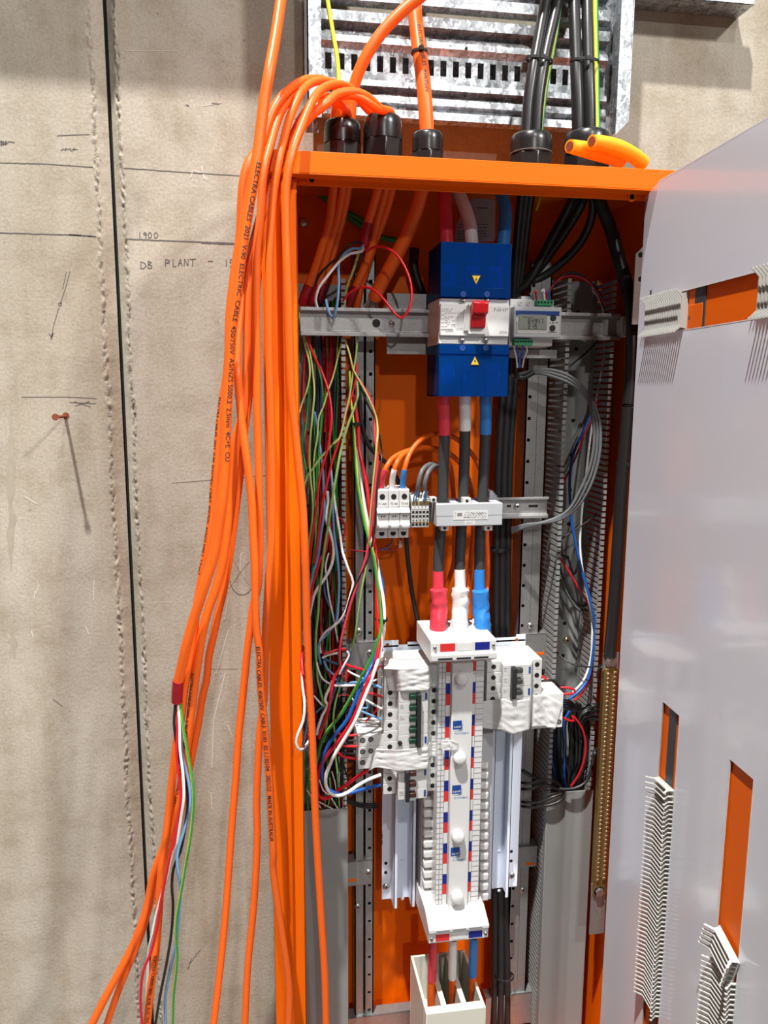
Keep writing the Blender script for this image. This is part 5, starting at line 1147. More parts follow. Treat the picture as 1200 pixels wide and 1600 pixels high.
for i, (x, c) in enumerate(((305, 'navy'), (318, 'navy'), (352, 'white'), (362, 'navy'), (372, 'navy'))):
    wire(c, 'fine wire end tucked into the terminal blocks below the grey wires', [('z7', [(x + 12, 450), (x + 2, 480), (x - 2, 505)])], -.162, 2.2, group='fine wire ends in the terminal blocks')
wire('black', 'black cable dropping from under the fuse holders to the busbar cap', [('z7', [(262, 690), (270, 800), (285, 930), (305, 1060), (330, 1170), (368, 1260)])], [-.12, -.115, -.11], 7.5, n=12)
for i, (c, p_) in enumerate((('navy', [(120, 770), (165, 765), (185, 730), (190, 690)]), ('maroon', [(60, 780), (140, 775), (215, 765), (240, 700)]))):
    wire(c, ('thin dark blue' if c == 'navy' else 'thin dark red') + ' wire running to the bottom of the fuse holders', [('z7', p_)], -.105, 2.6)
q = V('z7', 230, 740, -.11); tag(build('wire_marker', MB().box(q.x - .0025, q.x + .0025, q.y - .002, q.y, q.z - .006, q.z + .006), 'clear', bevel=.0006), 'small clear tag on the wire below the fuse holders', 'tag')

# phase cables leaving the busbar at the bottom
for lab, mt_, pts in (('orange cable with red sleeves leaving the bottom of the busbar', 'pink', [(432, 850), (430, 950), (425, 1040), (422, 1130), (424, 1230)]), ('orange cable with white sleeves leaving the bottom of the busbar', 'sleevew', [(530, 845), (528, 930), (526, 1020), (524, 1120), (524, 1215)]), ('orange cable with blue sleeves leaving the bottom of the busbar', 'sleeveb', [(632, 835), (630, 920), (627, 1010), (624, 1100), (622, 1200)])):
    c, pth = cable(lab, [('w3', pts)], [-.185, -.182, -.175, -.17], mm(13.8, -.18) / 2, 'cable', sleeves=[(0, .38, mt_, 1.12), (.72, 1, mt_, 1.12)], post=[pts3([('w3', [pts[-1]])], -.17)[0] + Vector((0, .002, -.05))], group='orange cables at the foot of the busbar')

# black cables inside
BK = 'black cables running down inside the cabinet'
def blk(lab, segs, dd, wpx, group=BK, pre=(), post=()):
    return cable(lab, segs, dd, mm(wpx, -.08) / 2, 'black', group=group, pre=pre, post=post)
for i, (x, dx) in enumerate(((806, 0), (818, 9), (829, 17))):
    blk(('left', 'middle', 'right')[i] + ' black cable of the bundle running down behind the main breaker and busbar', [('full', [(822 + i * 8, 250), (812 + i * 7, 330), (806 + i * 6, 400), (800 + i * 4, 480), (786 + i * 9, 600), (779 + i * 9, 700), (775 + i * 9, 850), (774 + i * 9, 1000), (770 + i * 9, 1200), (772 + i * 9, 1400), (772 + i * 10, 1500), (770 + i * 11, 1640)])], [-.14, -.085, -.066, -.062, -.060, -.062, -.07, -.08], 13 if i != 1 else 14)
q = V('w3', 785, 1028, -.085); tie('black cable tie around the black bundle beside the ivory shroud', q, (0, 0, -1), .0162, squash=.75)
q = V('z7', 768, 770, -.066); tie('black cable tie around the black bundle below the current transformer', q, (0, 0, -1), .0165, squash=.7)
for i, p_ in enumerate(([(1120, 60), (1080, 160), (930, 440), (800, 680), (700, 760), (600, 800)], [(1180, 60), (1150, 170), (1000, 410), (860, 600), (740, 720), (620, 790)], [(1230, 60), (1220, 250), (1160, 400), (1060, 520), (920, 635), (780, 712), (640, 790)], [(1150, 60), (1110, 170), (960, 430), (830, 640), (700, 740)])):
    blk(('first', 'second', 'third', 'fourth')[i] + ' black cable slanting from the right gland toward the back of the main breaker', [('z4', p_)], [-.135, -.09 - .012 * (i == 2), -.075, -.06], (15, 15, 13, 12)[i])
cb, cbp = blk('thick black cable running down the hinge side to the brass earth bar', [('z5', [(500, 40), (530, 180), (592, 330), (652, 550), (712, 750), (745, 950), (748, 1150), (738, 1400), (722, 1600)]), ('z8', [(650, 250), (638, 400), (612, 700), (592, 1000), (572, 1300), (556, 1500), (545, 1620), (540, 1660)])], [-.14, -.14, -.15, -.16, -.165, -.165, -.165, -.165, -.168], 20)
q = V('z8', 622, 588, -.16); tie('black cable tie around the thick cable on the hinge side', q, (-.1, 0, -1), .0105)
wire('gy', 'short green-yellow wire just below the roof, right of the blue sleeve', [('z4', [(872, 90), (868, 140), (858, 175), (848, 210)])], -.1, 4)
blk('black cable curving behind the fuse holders from the left trunking', [('b1', [(790, 700), (812, 950), (832, 1250), (880, 1450), (950, 1600)]), ('b2', [(960, 170), (1060, 280), (1150, 345)]), ('z7', [(190, 340), (230, 420), (250, 500)])], [-.09, -.095, -.1, -.1], 7)
blk('black cable hanging from the left gland behind the cross rail', [('z3', [(960, 500), (950, 620), (975, 720), (1010, 820), (1060, 900)])], [-.06, -.06], 15)
for i, p_ in enumerate(([(200, 60), (330, 150), (460, 250), (560, 330), (640, 380)], [(470, 240), (580, 300), (720, 420), (850, 440)])):
    wire('green', 'dark green wire crossing the back panel behind the orange cables', [('z3', p_)], -.045, 9, group='dark green wires on the back panel')
# ------------------------------------------------------------------ coloured wires in the left trunking
LW = 'wires in the left trunking'
def lw(col, label, segs, depth, wpx=3.2, n=8): return wire(col, label, segs, depth, wpx, group=None, n=n)
lw('gp', 'green-yellow wire from behind the rail end, running the whole left edge of the tangle', [('b1', [(95, 130), (190, 400), (235, 700), (250, 900), (225, 1200), (200, 1450), (190, 1600)]), ('b2', [(190, 300), (202, 550), (228, 800), (225, 1050), (190, 1300), (180, 1500)]), ('b3', [(160, 300)])], [-.10, -.118, -.118, -.11])
lw('gp', 'yellow-green wire curving left under the rail end to the post', [('b1', [(105, 180), (150, 380), (188, 540), (192, 700), (150, 900), (95, 1040), (60, 1160)])], [-.10, -.114, -.11], 3)
lw('green', 'green wire hugging the post at the left of the tangle', [('b1', [(190, 820), (165, 1050), (150, 1250), (105, 1500)]), ('b2', [(95, 60), (110, 260), (150, 430), (130, 640), (100, 760)])], [-.10, -.108], 3)
lw('red', 'dark red wire farthest left in the tangle', [('b1', [(135, 430), (120, 650), (110, 900), (108, 1080), (135, 1300), (165, 1550)]), ('b2', [(165, 180), (175, 400)])], -.095, 3.2)
lw('red', 'red wire curving right then left at the middle of the trunking', [('b1', [(165, 110), (200, 330), (265, 490), (330, 620), (400, 800), (447, 1000), (466, 1200), (455, 1350), (420, 1600)]), ('b2', [(370, 320), (312, 550), (285, 850), (255, 1050), (215, 1350), (190, 1600)]), ('b3', [(160, 300)])], [-.1, -.14, -.155, -.15, -.125, -.11], 3.8)
lw('green', 'dark green wire beside the red one under the rail', [('b1', [(235, 350), (290, 560), (340, 780), (355, 1000), (330, 1300), (310, 1600)]), ('b2', [(290, 400), (300, 700)])], -.106, 2.6)
lw('maroon', 'left one of two thick dark red wires dropping from the rail', [('b1', [(425, 150), (412, 550), (405, 800), (425, 1100), (440, 1400)])], -.085, 4.2)
lw('maroon', 'right one of two thick dark red wires dropping from the rail', [('b1', [(462, 150), (452, 550), (430, 800), (395, 1100), (380, 1400)])], -.088, 4.2)
lw('gp', 'green-white wire sweeping down left from the rail in front of the duct', [('b1', [(600, 250), (520, 560), (480, 720), (425, 870), (360, 1090), (310, 1200), (282, 1500)]), ('b2', [(255, 200), (240, 450), (258, 800), (270, 1150), (265, 1400)])], [-.105, -.115, -.108], 2.8)
lw('gp', 'yellowish wire just behind the duct fingers under the rail', [('b1', [(548, 170), (538, 400), (515, 620)])], -.09, 2.6)
lw('gp', 'yellow-green wire crossing right in front of the left upright rail', [('b1', [(632, 250), (690, 430), (735, 620), (800, 740), (900, 920), (960, 1050), (1030, 1250), (1040, 1450)]), ('b2', [(1035, 50), (1010, 350), (985, 600), (960, 900), (938, 1200), (915, 1400)]), ('b3', [(900, 200), (850, 450), (800, 780), (750, 1100), (690, 1300), (640, 1450)])], [-.11, -.14, -.155, -.15, -.14, -.12], 3.4)
lw('gp', 'pale yellow wire dropping straight from the rail, then joining the long red one', [('b1', [(788, 180), (770, 450), (740, 620), (712, 800), (680, 1000), (640, 1150), (600, 1350), (560, 1480), (480, 1560)]), ('b2', [(540, 50), (430, 170), (330, 280), (230, 420), (170, 510), (120, 640)])], [-.115, -.13, -.135, -.128, -.11], 3.4)
lw('red', 'long red wire crossing diagonally down left in front of the duct fingers', [('b1', [(780, 540), (765, 750), (705, 980), (652, 1130), (600, 1350), (530, 1600)]), ('b2', [(480, 300), (420, 550), (352, 850), (318, 1100), (290, 1350), (250, 1600)])], [-.12, -.132, -.13, -.118], 4)
lw('gp', 'bright green-yellow wire crossing down left over the duct, ending at the lower tangle', [('b1', [(775, 760), (795, 930), (740, 1120), (690, 1250), (640, 1400), (600, 1550)]), ('b2', [(560, 300), (500, 650), (450, 950), (410, 1200), (370, 1450)]), ('b3', [(345, 250), (315, 500), (295, 800), (270, 1050), (268, 1300), (285, 1500)]), ('b4', [(330, 330), (385, 550), (440, 790), (440, 900), (405, 1120)])], [-.12, -.136, -.138, -.132, -.125, -.115], 4)
lw('pink', 'pinkish red wire swinging right over the upright rail and back to the breakers', [('b1', [(790, 720), (880, 860), (965, 1000), (998, 1200), (1010, 1500)]), ('b2', [(1040, 280), (1022, 520), (990, 850), (980, 1050), (930, 1350), (875, 1600)]), ('b3', [(790, 400), (710, 650), (640, 900), (580, 1150), (568, 1350), (592, 1540)]), ('b4', [(645, 300), (690, 350)])], [-.11, -.15, -.16, -.16, -.15, -.13], 4)
lw('black', 'black and white wire swinging beside the fuse holders and back left', [('b1', [(1060, 1430), (1088, 1600)]), ('b2', [(1096, 250), (1040, 600), (1020, 900), (1000, 1200), (950, 1450), (900, 1600)]), ('b3', [(740, 480), (680, 650), (640, 800)])], [-.12, -.165, -.165, -.15], 3)
lw('black', 'thin black wire crossing the left upright rail', [('b1', [(815, 810), (900, 1020), (985, 1190), (1020, 1300)])], -.115, 3)
B5 = 'thick supply wires tied in a bundle from trunking to breakers'
def thick(col, lab, segs, dd, w=5.6): return wire(col, lab, segs, dd, w, n=12)
thick('gy', 'thick green-yellow wire of the tied supply bundle, curving to the lower left', [('b1', [(685, 640), (692, 900), (718, 1150), (742, 1350), (755, 1600)]), ('b2', [(770, 350), (790, 600), (840, 900), (890, 1150), (940, 1330), (990, 1500)]), ('b3', [(1030, 350), (1066, 650), (1082, 830), (1085, 960), (1050, 1110), (980, 1300), (850, 1550)]), ('b4', [(900, 250), (760, 530), (600, 800), (450, 980), (372, 1150), (330, 1300), (300, 1480)])], [-.1, -.115, -.135, -.16, -.185, -.205, -.2, -.17, -.12], 5)
thick('white', 'thick white wire of the tied supply bundle, looping under to the brown-toggle breaker', [('b2', [(770, 150), (790, 350), (832, 600), (890, 950), (950, 1240), (1010, 1450)]), ('b3', [(1072, 400), (1110, 600), (1125, 800), (1118, 1000), (1085, 1200), (1040, 1400)]), ('b4', [(1085, 90), (1000, 350), (900, 600), (800, 850), (700, 1020), (600, 1180), (500, 1350)]), ('b5', [(500, 400), (440, 550), (430, 680), (480, 790), (580, 828), (700, 790), (830, 700), (950, 630), (1120, 565)])], [-.1, -.12, -.15, -.175, -.2, -.215, -.205, -.2, -.19, -.175], 6)
thick('red', 'thick red wire of the tied supply bundle, looping under to the taped breaker', [('b1', [(735, 930), (770, 1150), (795, 1350), (805, 1600)]), ('b2', [(842, 330), (900, 600), (930, 850), (970, 1150), (1010, 1400)]), ('b3', [(1030, 550), (1042, 750), (1048, 950), (1065, 1120), (1035, 1320), (960, 1560)]), ('b4', [(980, 300), (870, 600), (750, 870), (600, 1090), (450, 1280), (370, 1420)]), ('b5', [(345, 570), (320, 700), (345, 830), (420, 865), (500, 830), (600, 750), (750, 650), (850, 575), (965, 505)])], [-.1, -.11, -.13, -.15, -.18, -.205, -.2, -.17, -.15, -.16, -.165], 6.4)
thick('blue', 'thick blue wire of the tied supply bundle, looping under to the brown-toggle breaker', [('b2', [(960, 1200), (990, 1350), (1020, 1500)]), ('b3', [(1060, 250), (1095, 400), (1110, 600), (1100, 800), (1085, 1000), (1060, 1200), (960, 1450)]), ('b4', [(960, 250), (880, 400), (800, 600), (700, 830), (560, 1010), (450, 1180), (400, 1330)]), ('b5', [(385, 450), (385, 600), (440, 720), (540, 790), (700, 800), (850, 760), (1000, 720), (1120, 688)])], [-.11, -.13, -.15, -.165, -.19, -.195, -.18, -.165, -.165, -.172], 6)
q = V('b3', 1090, 860, -.165); tie('black cable tie around the bundle of thick coloured supply wires', q, (-.05, .02, -1), .0085)
q = V('b1', 765, 1300, -.11); tie('black cable tie on the green-yellow and red wires beside the left upright rail', q, (.1, 0, -1), .0065)
lw('sky', 'blue wire in the middle of the tangle, leaning left at its foot', [('b1', [(250, 1150), (285, 1350)]), ('b2', [(340, 300), (365, 580), (368, 750), (375, 950), (330, 1250), (300, 1500)]), ('b3', [(232, 300), (200, 480), (180, 640)])], [-.09, -.118, -.116, -.11], 4.2)
lw('sky', 'blue wire along the duct fingers that bends back left at the bracket', [('b2', [(455, 420), (472, 600), (482, 900), (500, 1250), (530, 1450)]), ('b3', [(545, 150), (560, 400), (547, 700), (530, 870), (440, 1010), (360, 1100), (310, 1160), (300, 1280), (330, 1420)])], [-.1, -.125, -.135, -.135, -.12, -.11], 4)
lw('white', 'white wire bowing right past the duct fingers and back left', [('b2', [(485, 600), (500, 800), (540, 1050), (572, 1250), (600, 1450)]), ('b3', [(612, 50), (680, 250), (735, 400), (702, 550), (652, 730), (590, 850), (500, 940), (400, 1010), (345, 1080), (312, 1160), (330, 1280)])], [-.11, -.135, -.15, -.15, -.13, -.11], 4.2)
lw('white', 'thick white wire curving left across the middle of the tangle', [('b2', [(412, 700), (420, 850), (395, 1030), (460, 1250), (490, 1400), (482, 1550)]), ('b3', [(450, 220), (380, 350), (290, 470), (240, 580), (215, 680), (190, 820)])], [-.1, -.12, -.128, -.122, -.105], 5)
lw('red', 'bright red wire slanting left below the blue ones', [('b2', [(400, 900), (450, 1120), (420, 1300), (370, 1500)]), ('b3', [(350, 60), (290, 230), (240, 400), (212, 550), (195, 720)])], [-.108, -.122, -.126, -.115], 4.2)
lw('green', 'dark green wire at the lower left of the tangle', [('b2', [(272, 1100), (260, 1350), (235, 1560)]), ('b3', [(225, 250), (200, 420)])], -.108, 3.4)
lw('maroon', 'red wire end curling beside the duct fingers', [('b2', [(558, 1030), (610, 1070), (636, 1150), (616, 1280), (580, 1360)])], -.13, 3)
lw('maroon', 'dark red wire running right across the upright rail under the fuse holders', [('b2', [(600, 1500), (650, 1440), (850, 1452), (1040, 1450), (1180, 1370)])], [-.1, -.095], 2.6)
lw('white', 'grey-white wire behind the dark blue one in the lower trunking', [('b3', [(430, 30), (390, 180), (408, 380), (430, 560), (462, 720), (500, 900), (545, 1150)])], [-.105, -.1], 3)
lw('navy', 'dark blue wire in the lower trunking', [('b3', [(400, 150), (372, 420), (385, 560), (420, 650), (465, 750), (560, 880), (600, 960)])], -.1, 4)
lw('maroon', 'dark red wire down the right of the lower trunking', [('b3', [(470, 300), (480, 700), (500, 850), (530, 1100), (548, 1230)])], -.098, 3.4)
lw('maroon', 'dark red wire curving to the mouth of the taped breakers', [('b3', [(340, 600), (330, 1000), (350, 1250), (400, 1440)]), ('b4', [(440, 200), (495, 320), (470, 500)])], [-.105, -.12], 3.6)
lw('red', 'red wire bowing out over the left cabinet post', [('b3', [(130, 1060), (105, 1180), (92, 1350), (108, 1560)]), ('b4', [(150, 250), (180, 450), (200, 700), (205, 900), (200, 1080)])], [-.2, -.268, -.262, -.2], 5)
lw('white', 'white wire bowing out over the left cabinet post in a long hook', [('b3', [(116, 1000), (100, 1150)]), ('b4', [(140, 350), (168, 650), (150, 850), (90, 1000), (62, 1120), (98, 1212), (155, 1190), (230, 1090), (280, 1010)])], [-.2, -.262, -.27, -.268, -.22], 5)
lw('navy', 'slate blue wire bowing out over the left cabinet post', [('b3', [(130, 1300), (128, 1500)]), ('b4', [(160, 350), (190, 700), (192, 950), (152, 1130), (172, 1215), (230, 1180), (280, 1100)])], [-.22, -.26, -.262, -.22], 4.6)
# the knot of wires beside the breakers
K = 'short wires tangled left of the taped breakers'
for lab, col, z, p_, dd, w_ in (
    ('white wire with red bands bent behind the breakers', 'white', 'b3', [(350, 1345), (400, 1315), (470, 1295), (560, 1282)], -.135, 4),
    ('red wire bridging above the banded white one', 'red', 'b3', [(370, 1290), (480, 1262), (570, 1230), (640, 1245), (678, 1310), (630, 1400), (560, 1480), (480, 1600)], -.14, 4),
    ('white wire folding back at the bracket', 'white', 'b3', [(660, 1260), (684, 1310), (640, 1400), (600, 1470), (560, 1550)], -.145, 3.4),
    ('blue wire folding back at the bracket', 'navy', 'b3', [(700, 1250), (690, 1350), (640, 1450), (610, 1540)], -.14, 4),
    ('red wire running into the top taped breaker', 'red', 'b3', [(640, 1420), (680, 1440), (760, 1465), (860, 1492), (960, 1520)], -.15, 4.4),
    ('red wire turning down beside the pink one', 'red', 'b3', [(672, 1420), (655, 1500), (650, 1600)], -.148, 3.4),
    ('white wire with dark bands running into the taped breaker', 'white', 'b4', [(700, 220), (770, 262), (850, 300), (960, 350)], -.148, 3.8),
    ('blue wire running level into the taped breaker', 'sky', 'b4', [(560, 380), (690, 395), (760, 370), (830, 372), (1000, 385), (1130, 440)], [-.13, -.15, -.165], 4),
    ('white wire running level just below the blue one', 'white', 'b4', [(540, 410), (640, 412), (740, 408), (850, 402), (980, 400)], -.15, 4.2),
    ('blue wire slanting into the knot from the upper left', 'navy', 'b4', [(410, 70), (480, 110), (590, 145), (640, 200)], -.13, 4.4),
    ('light blue wire diving from the upper left', 'sky', 'b4', [(410, 100), (450, 200), (530, 275), (560, 340)], -.135, 4),
    ('white wire dipping under the pale green one', 'white', 'b4', [(320, 120), (345, 230), (400, 335), (490, 390)], -.13, 3.4),
    ('broad red wire descending left of the knot', 'red', 'b4', [(620, 160), (590, 215), (535, 320), (505, 480), (475, 660), (425, 850), (345, 1070)], [-.14, -.15, -.135], 5),
    ('white wire descending beside the broad red one', 'white', 'b4', [(520, 350), (490, 420), (440, 520), (425, 600), (455, 650), (395, 770), (335, 940), (320, 1020)], [-.14, -.145, -.13], 5),
    ('blue wire beneath the broad red one', 'navy', 'b4', [(600, 300), (560, 420), (500, 600), (430, 780), (370, 940), (330, 1040)], -.125, 4.4),
    ('pale green wire dropping through the knot', 'gyl', 'b4', [(640, 300), (612, 420), (562, 580), (530, 750), (528, 880), (545, 1010), (555, 1300), (580, 1500)], -.13, 3.6),
    ('white wire end poking in from the left post', 'white', 'b4', [(280, 535), (330, 590), (400, 672)], -.13, 3.2),
    ('blue wire end poking in from the left post', 'navy', 'b4', [(310, 750), (350, 710), (400, 670)], -.132, 4),
    ('white wire with a bare tip running to the middle terminals', 'white', 'b4', [(900, 570), (960, 605), (1040, 650), (1130, 700)], -.155, 4),
    ('light blue wire running to the middle terminals', 'sky', 'b4', [(850, 720), (950, 760), (1050, 800), (1130, 835)], -.15, 4),
    ('light blue wire crook behind the red supply wire', 'sky', 'b4', [(880, 690), (950, 690), (965, 640)], -.145, 3.6),
    ('red wire running to the second terminals', 'red', 'b4', [(940, 505), (1020, 510), (1080, 530), (1135, 555)], -.155, 4.4),
    ('blue wire running to the second terminals', 'navy', 'b4', [(980, 410), (1050, 425), (1135, 440)], -.152, 4),
    ('white hook wire at the first terminals', 'white', 'b4', [(990, 365), (1060, 340), (1130, 292)], -.155, 3.4),
    ('red hook wire at the first terminals', 'red', 'b4', [(1060, 230), (1100, 175), (1140, 170), (1150, 210)], -.155, 3.4),
    ('red wire slanting up to the lower terminals', 'red', 'b4', [(930, 860), (1010, 780), (1090, 690)], -.14, 3.6),
    ('orange-red wire slanting up to the lower terminals', 'pink', 'b4', [(980, 800), (1040, 740), (1090, 700)], -.142, 3),
    ('red wire into the top terminal of the small module', 'red', 'b4', [(590, 1010), (640, 1022), (730, 1035), (835, 1022)], -.15, 4.4),
    ('red wire into the middle terminal of the small module', 'red', 'b4', [(590, 1140), (650, 1162), (740, 1172), (840, 1165)], -.15, 4.6),
    ('red wire into the bottom terminal of the small module', 'red', 'b4', [(590, 1250), (640, 1295), (720, 1315), (830, 1325)], -.15, 4.6),
    ('white arch wire above the small module', 'white', 'b4', [(760, 570), (780, 600), (778, 660)], -.15, 2.6),
    ('pale pink arch wire in the dark of the knot', 'pink', 'b4', [(590, 545), (640, 520), (720, 530), (745, 570)], -.13, 2.6),
    ('white strand crossing the top of the duct lid', 'white', 'b5', [(200, 760), (260, 860), (330, 930), (370, 980)], -.115, 2.2),
    ('white strand fanning right over the duct lid', 'white', 'b5', [(345, 900), (430, 945), (520, 990)], -.118, 2.4),
    ('thin white strand bending under the loop over the duct lid', 'white', 'b5', [(350, 620), (400, 760), (480, 830), (530, 900), (580, 985)], -.118, 2.4),
    ('thin white strand rising behind the white loop', 'white', 'b5', [(505, 520), (545, 650), (560, 760)], -.11, 2),
    ('pale green wire dropping into the duct at the lid', 'gyl', 'b5', [(550, 330), (570, 500), (590, 700), (602, 980)], -.11, 3.2),
    ('green wire dropping into the duct beside the post', 'green', 'b5', [(250, 380), (215, 600), (230, 700), (200, 800), (205, 1010)], -.108, 3.2),
    ('yellow-green wire dropping into the duct beside the post', 'gyl', 'b5', [(200, 480), (240, 640), (210, 700), (190, 760), (215, 1000)], -.105, 3),
    ('white wire dropping into the duct right of the pale green one', 'white', 'b5', [(595, 330), (605, 440), (600, 600), (610, 760)], -.105, 2.2),
    ('pale green wire looping at the duct mouth', 'gyl', 'b5', [(480, 600), (490, 750), (460, 980)], -.105, 3),
    ('dark red wire into the duct at the right finger wall', 'maroon', 'b5', [(620, 820), (640, 900), (645, 990)], -.11, 2.6)):
    wire(col, lab, [(z, p_)], dd, w_, group=K)
rb = random.Random(5)
def bulk(n, col, lab, x0, x1, y0, y1, w_, dd, grp, cat='wire', sway=14, seed=1):
    r_ = random.Random(seed)
    for i in range(n):
        x = r_.uniform(x0, x1); p_ = []; ph = r_.uniform(0, 6)
        for j in range(8):
            y = y0 + (y1 - y0) * j / 7; p_.append((min(x1 + 3, max(x0 - 3, x + (r_.uniform(-1, 1)) * sway * .35 + math.sin(ph + j * .9) * sway * .5)), y))
        wire(col, lab, [('full', p_)], r_.uniform(*dd), w_ * r_.uniform(.85, 1.15), group=grp, n=6, step=.014)
for n_, c_, s_ in ((4, 'green', 1), (5, 'maroon', 2), (12, 'black', 3), (4, 'navy', 4), (2, 'gyl', 5), (2, 'red', 6)):
    nm = {'green': 'dark green', 'maroon': 'dark red', 'black': 'black', 'navy': 'dark blue', 'gyl': 'pale green', 'red': 'red'}[c_]
    bulk(n_, c_, nm + ' wire packed at the back of the left trunking', 482, 532, 470, 1262, 3.1, (-.06, -.088), nm + ' wires packed at the back of the left trunking', seed=s_)
# black coils between knot and duct
for i in range(14):
    x = 525 + rb.uniform(-14, 20); y0 = 1085 + rb.uniform(-12, 20); y1 = 1190 + rb.uniform(-30, 60)
    wire('black', 'black wire in the dark coil behind the knot of coloured wires', [('full', [(x + rb.uniform(8, 40), y0), (x + rb.uniform(-4, 8), y0 + 30), (x + rb.uniform(-12, 4), (y0 + y1) / 2 + 15), (x + rb.uniform(0, 18), y1)])], rb.uniform(-.10, -.125), 3, group='black wires behind the knot', n=6)
for i in range(3):
    wire('black', ('upper', 'middle', 'lower')[i] + ' black wire looping under the supply wires to the busbar pan', [('b5', [(640, 850 + i * 12), (760, 900 + i * 18), (900, 925 + i * 25), (1080, 930 + i * 25)])], -.1, 3.2)
for i in range(4):
    wire('black', 'black wire into the side of the small terminal module', [('b4', [(600 + 20 * (i % 2), 1075 + i * 58), (690, 1100 + i * 52), (760, 1095 + i * 55), (838, 1085 + i * 60)])], -.14, 3.2, group='black wires into the small module')

# ------------------------------------------------------------------ wires in and around the right trunking
def rw(col, lab, segs, dd, w_, n=10): return wire(col, lab, segs, dd, w_, n=n)
for i in range(3):
    o = i * 16
    rw('grey', ('outer', 'middle', 'inner')[i] + ' grey cable of the big loop in front of the right trunking', [('z8', [(-20 + o, 98 - o * .2), (60, 84 + o * .3), (150, 62 + o * .6), (230, 66 + o * 1.1), (330, 104 + o * 1.2), (420, 195 + o), (478 - o, 320), (492 - o * 1.1, 450), (472 - o * 1.2, 600), (420 - o * 1.4, 740), (350 - o, 838), (262, 895 - o * .5), (160, 915), (70, 925 + o * .4), (0, 945 + o * .6)])], [-.1, -.13, -.14, -.145, -.145, -.135, -.1], 5.4)
rw('blue', 'long blue wire running down the right trunking', [('z8', [(440, 310), (400, 400), (345, 520), (322, 640), (322, 780), (330, 900), (350, 1010), (385, 1170), (430, 1330), (460, 1480)]), ('w4', [(600, 190), (580, 290), (530, 360), (470, 410)])], [-.075, -.09, -.1, -.11, -.13], 4.6)
rw('blue', 'second blue wire running beside the long one near the bottom of the trunking', [('z8', [(330, 920), (370, 1100), (420, 1280), (462, 1440)]), ('w4', [(612, 190), (600, 260), (550, 340), (490, 400)])], [-.07, -.085, -.115], 4)
rw('white', 'long white wire running down the right trunking', [('z8', [(510, 0), (490, 120), (466, 250), (440, 400), (410, 650), (388, 850), (378, 1050), (400, 1230), (432, 1380), (446, 1500)]), ('w4', [(600, 60), (596, 160), (575, 250), (540, 320), (490, 370)])], [-.06, -.07, -.09, -.1, -.12], 4)
rw('red', 'long red wire running down the right edge of the right trunking', [('z8', [(530, 0), (505, 130), (470, 260), (400, 430), (340, 580), (280, 700)])], [-.06, -.075, -.08], 3.4)
rw('red', 'red wire curving down from the duct edge to the far right module', [('z8', [(255, 1090), (300, 1160), (360, 1260), (410, 1340), (440, 1400), (455, 1480)]), ('w4', [(622, 120), (612, 220), (585, 310), (540, 380), (500, 418)])], [-.07, -.085, -.13], 3.6)
rw('maroon', 'dark red wire arching over the top of the right trunking', [('z5', [(170, 780), (230, 700), (300, 672), (380, 680), (450, 720), (510, 790), (560, 880)])], -.11, 3.6)
rw('black', 'black wire arching over the top of the right trunking', [('z5', [(200, 730), (270, 665), (340, 650), (420, 690), (500, 770), (560, 900)])], -.105, 5)
rw('white', 'white wire dropping from the arch inside the right trunking', [('z5', [(470, 770), (510, 820), (540, 890), (548, 950), (552, 1110), (548, 1250), (520, 1400)])], -.075, 3)
rw('black', 'black wire slanting across the right trunking below the cross rail', [('z5', [(530, 1100), (420, 1210), (300, 1310), (230, 1370)])], -.09, 3)
rw('black', 'black wire crossing the right trunking above the fixing ring', [('z8', [(270, 1005), (360, 945), (440, 890), (490, 840), (500, 790)])], -.085, 3)
rw('black', 'black loop of wire at the middle of the right trunking', [('z8', [(270, 1090), (310, 1110), (345, 1200), (400, 1030), (440, 1000), (485, 1040), (470, 1150), (450, 1280), (460, 1380)])], -.07, 4)
rw('black', 'black wire sagging low inside the right trunking', [('z8', [(255, 1010), (265, 1150), (300, 1260), (350, 1350), (400, 1375), (440, 1340)])], -.075, 4)
rw('grey', 'grey wire sagging beside the black one inside the right trunking', [('z8', [(270, 1230), (320, 1330), (370, 1395), (420, 1400)])], -.065, 5)
rw('black', 'black wire running from the right trunking to the earth bar', [('w4', [(395, 140), (450, 190), (520, 218), (600, 226), (690, 210)])], [-.09, -.12, -.15], 3)
rw('black', 'black wire ring between trunking and earth bar', [('w4', [(690, 215), (640, 235), (630, 285), (650, 320), (695, 330)])], -.15, 3.4)
for i in range(4):
    rw('black', ('topmost', 'second', 'third', 'lowest')[i] + ' black wire running through the duct fingers to the earth bar', [('w4', [(520 + i * 8, 560 + i * 10), (560, 490 + i * 12), (610, 455 + i * 22), (660, 432 + i * 34), (700, 430 + i * 36)])], [-.1, -.12, -.155], 4.6)
rw('black', 'black cable stub beside the brass earth bar', [('w4', [(600, 740), (620, 715), (640, 745), (660, 780)])], -.14, 5)
rw('red', 'red wire hooking out of the upper terminal at the far right module', [('b6', [(510, 410), (570, 412), (628, 395), (620, 370), (560, 350), (490, 345)])], -.155, 4)
rw('red', 'red wire hooking out of the lower terminal and sagging to the duct lid', [('b6', [(510, 645), (560, 675), (620, 680), (600, 625), (640, 665), (700, 755), (732, 880), (730, 1020), (700, 1140), (650, 1250), (590, 1335)])], [-.155, -.15, -.15, -.145, -.13], 4)
rw('red', 'short red wire behind the three-pole breaker at the right', [('b6', [(280, 225), (320, 245), (350, 270)])], -.12, 4)
rw('black', 'black wire looping behind the three-pole breaker at the right', [('b6', [(280, 285), (360, 272), (430, 290), (470, 340)])], -.12, 4)
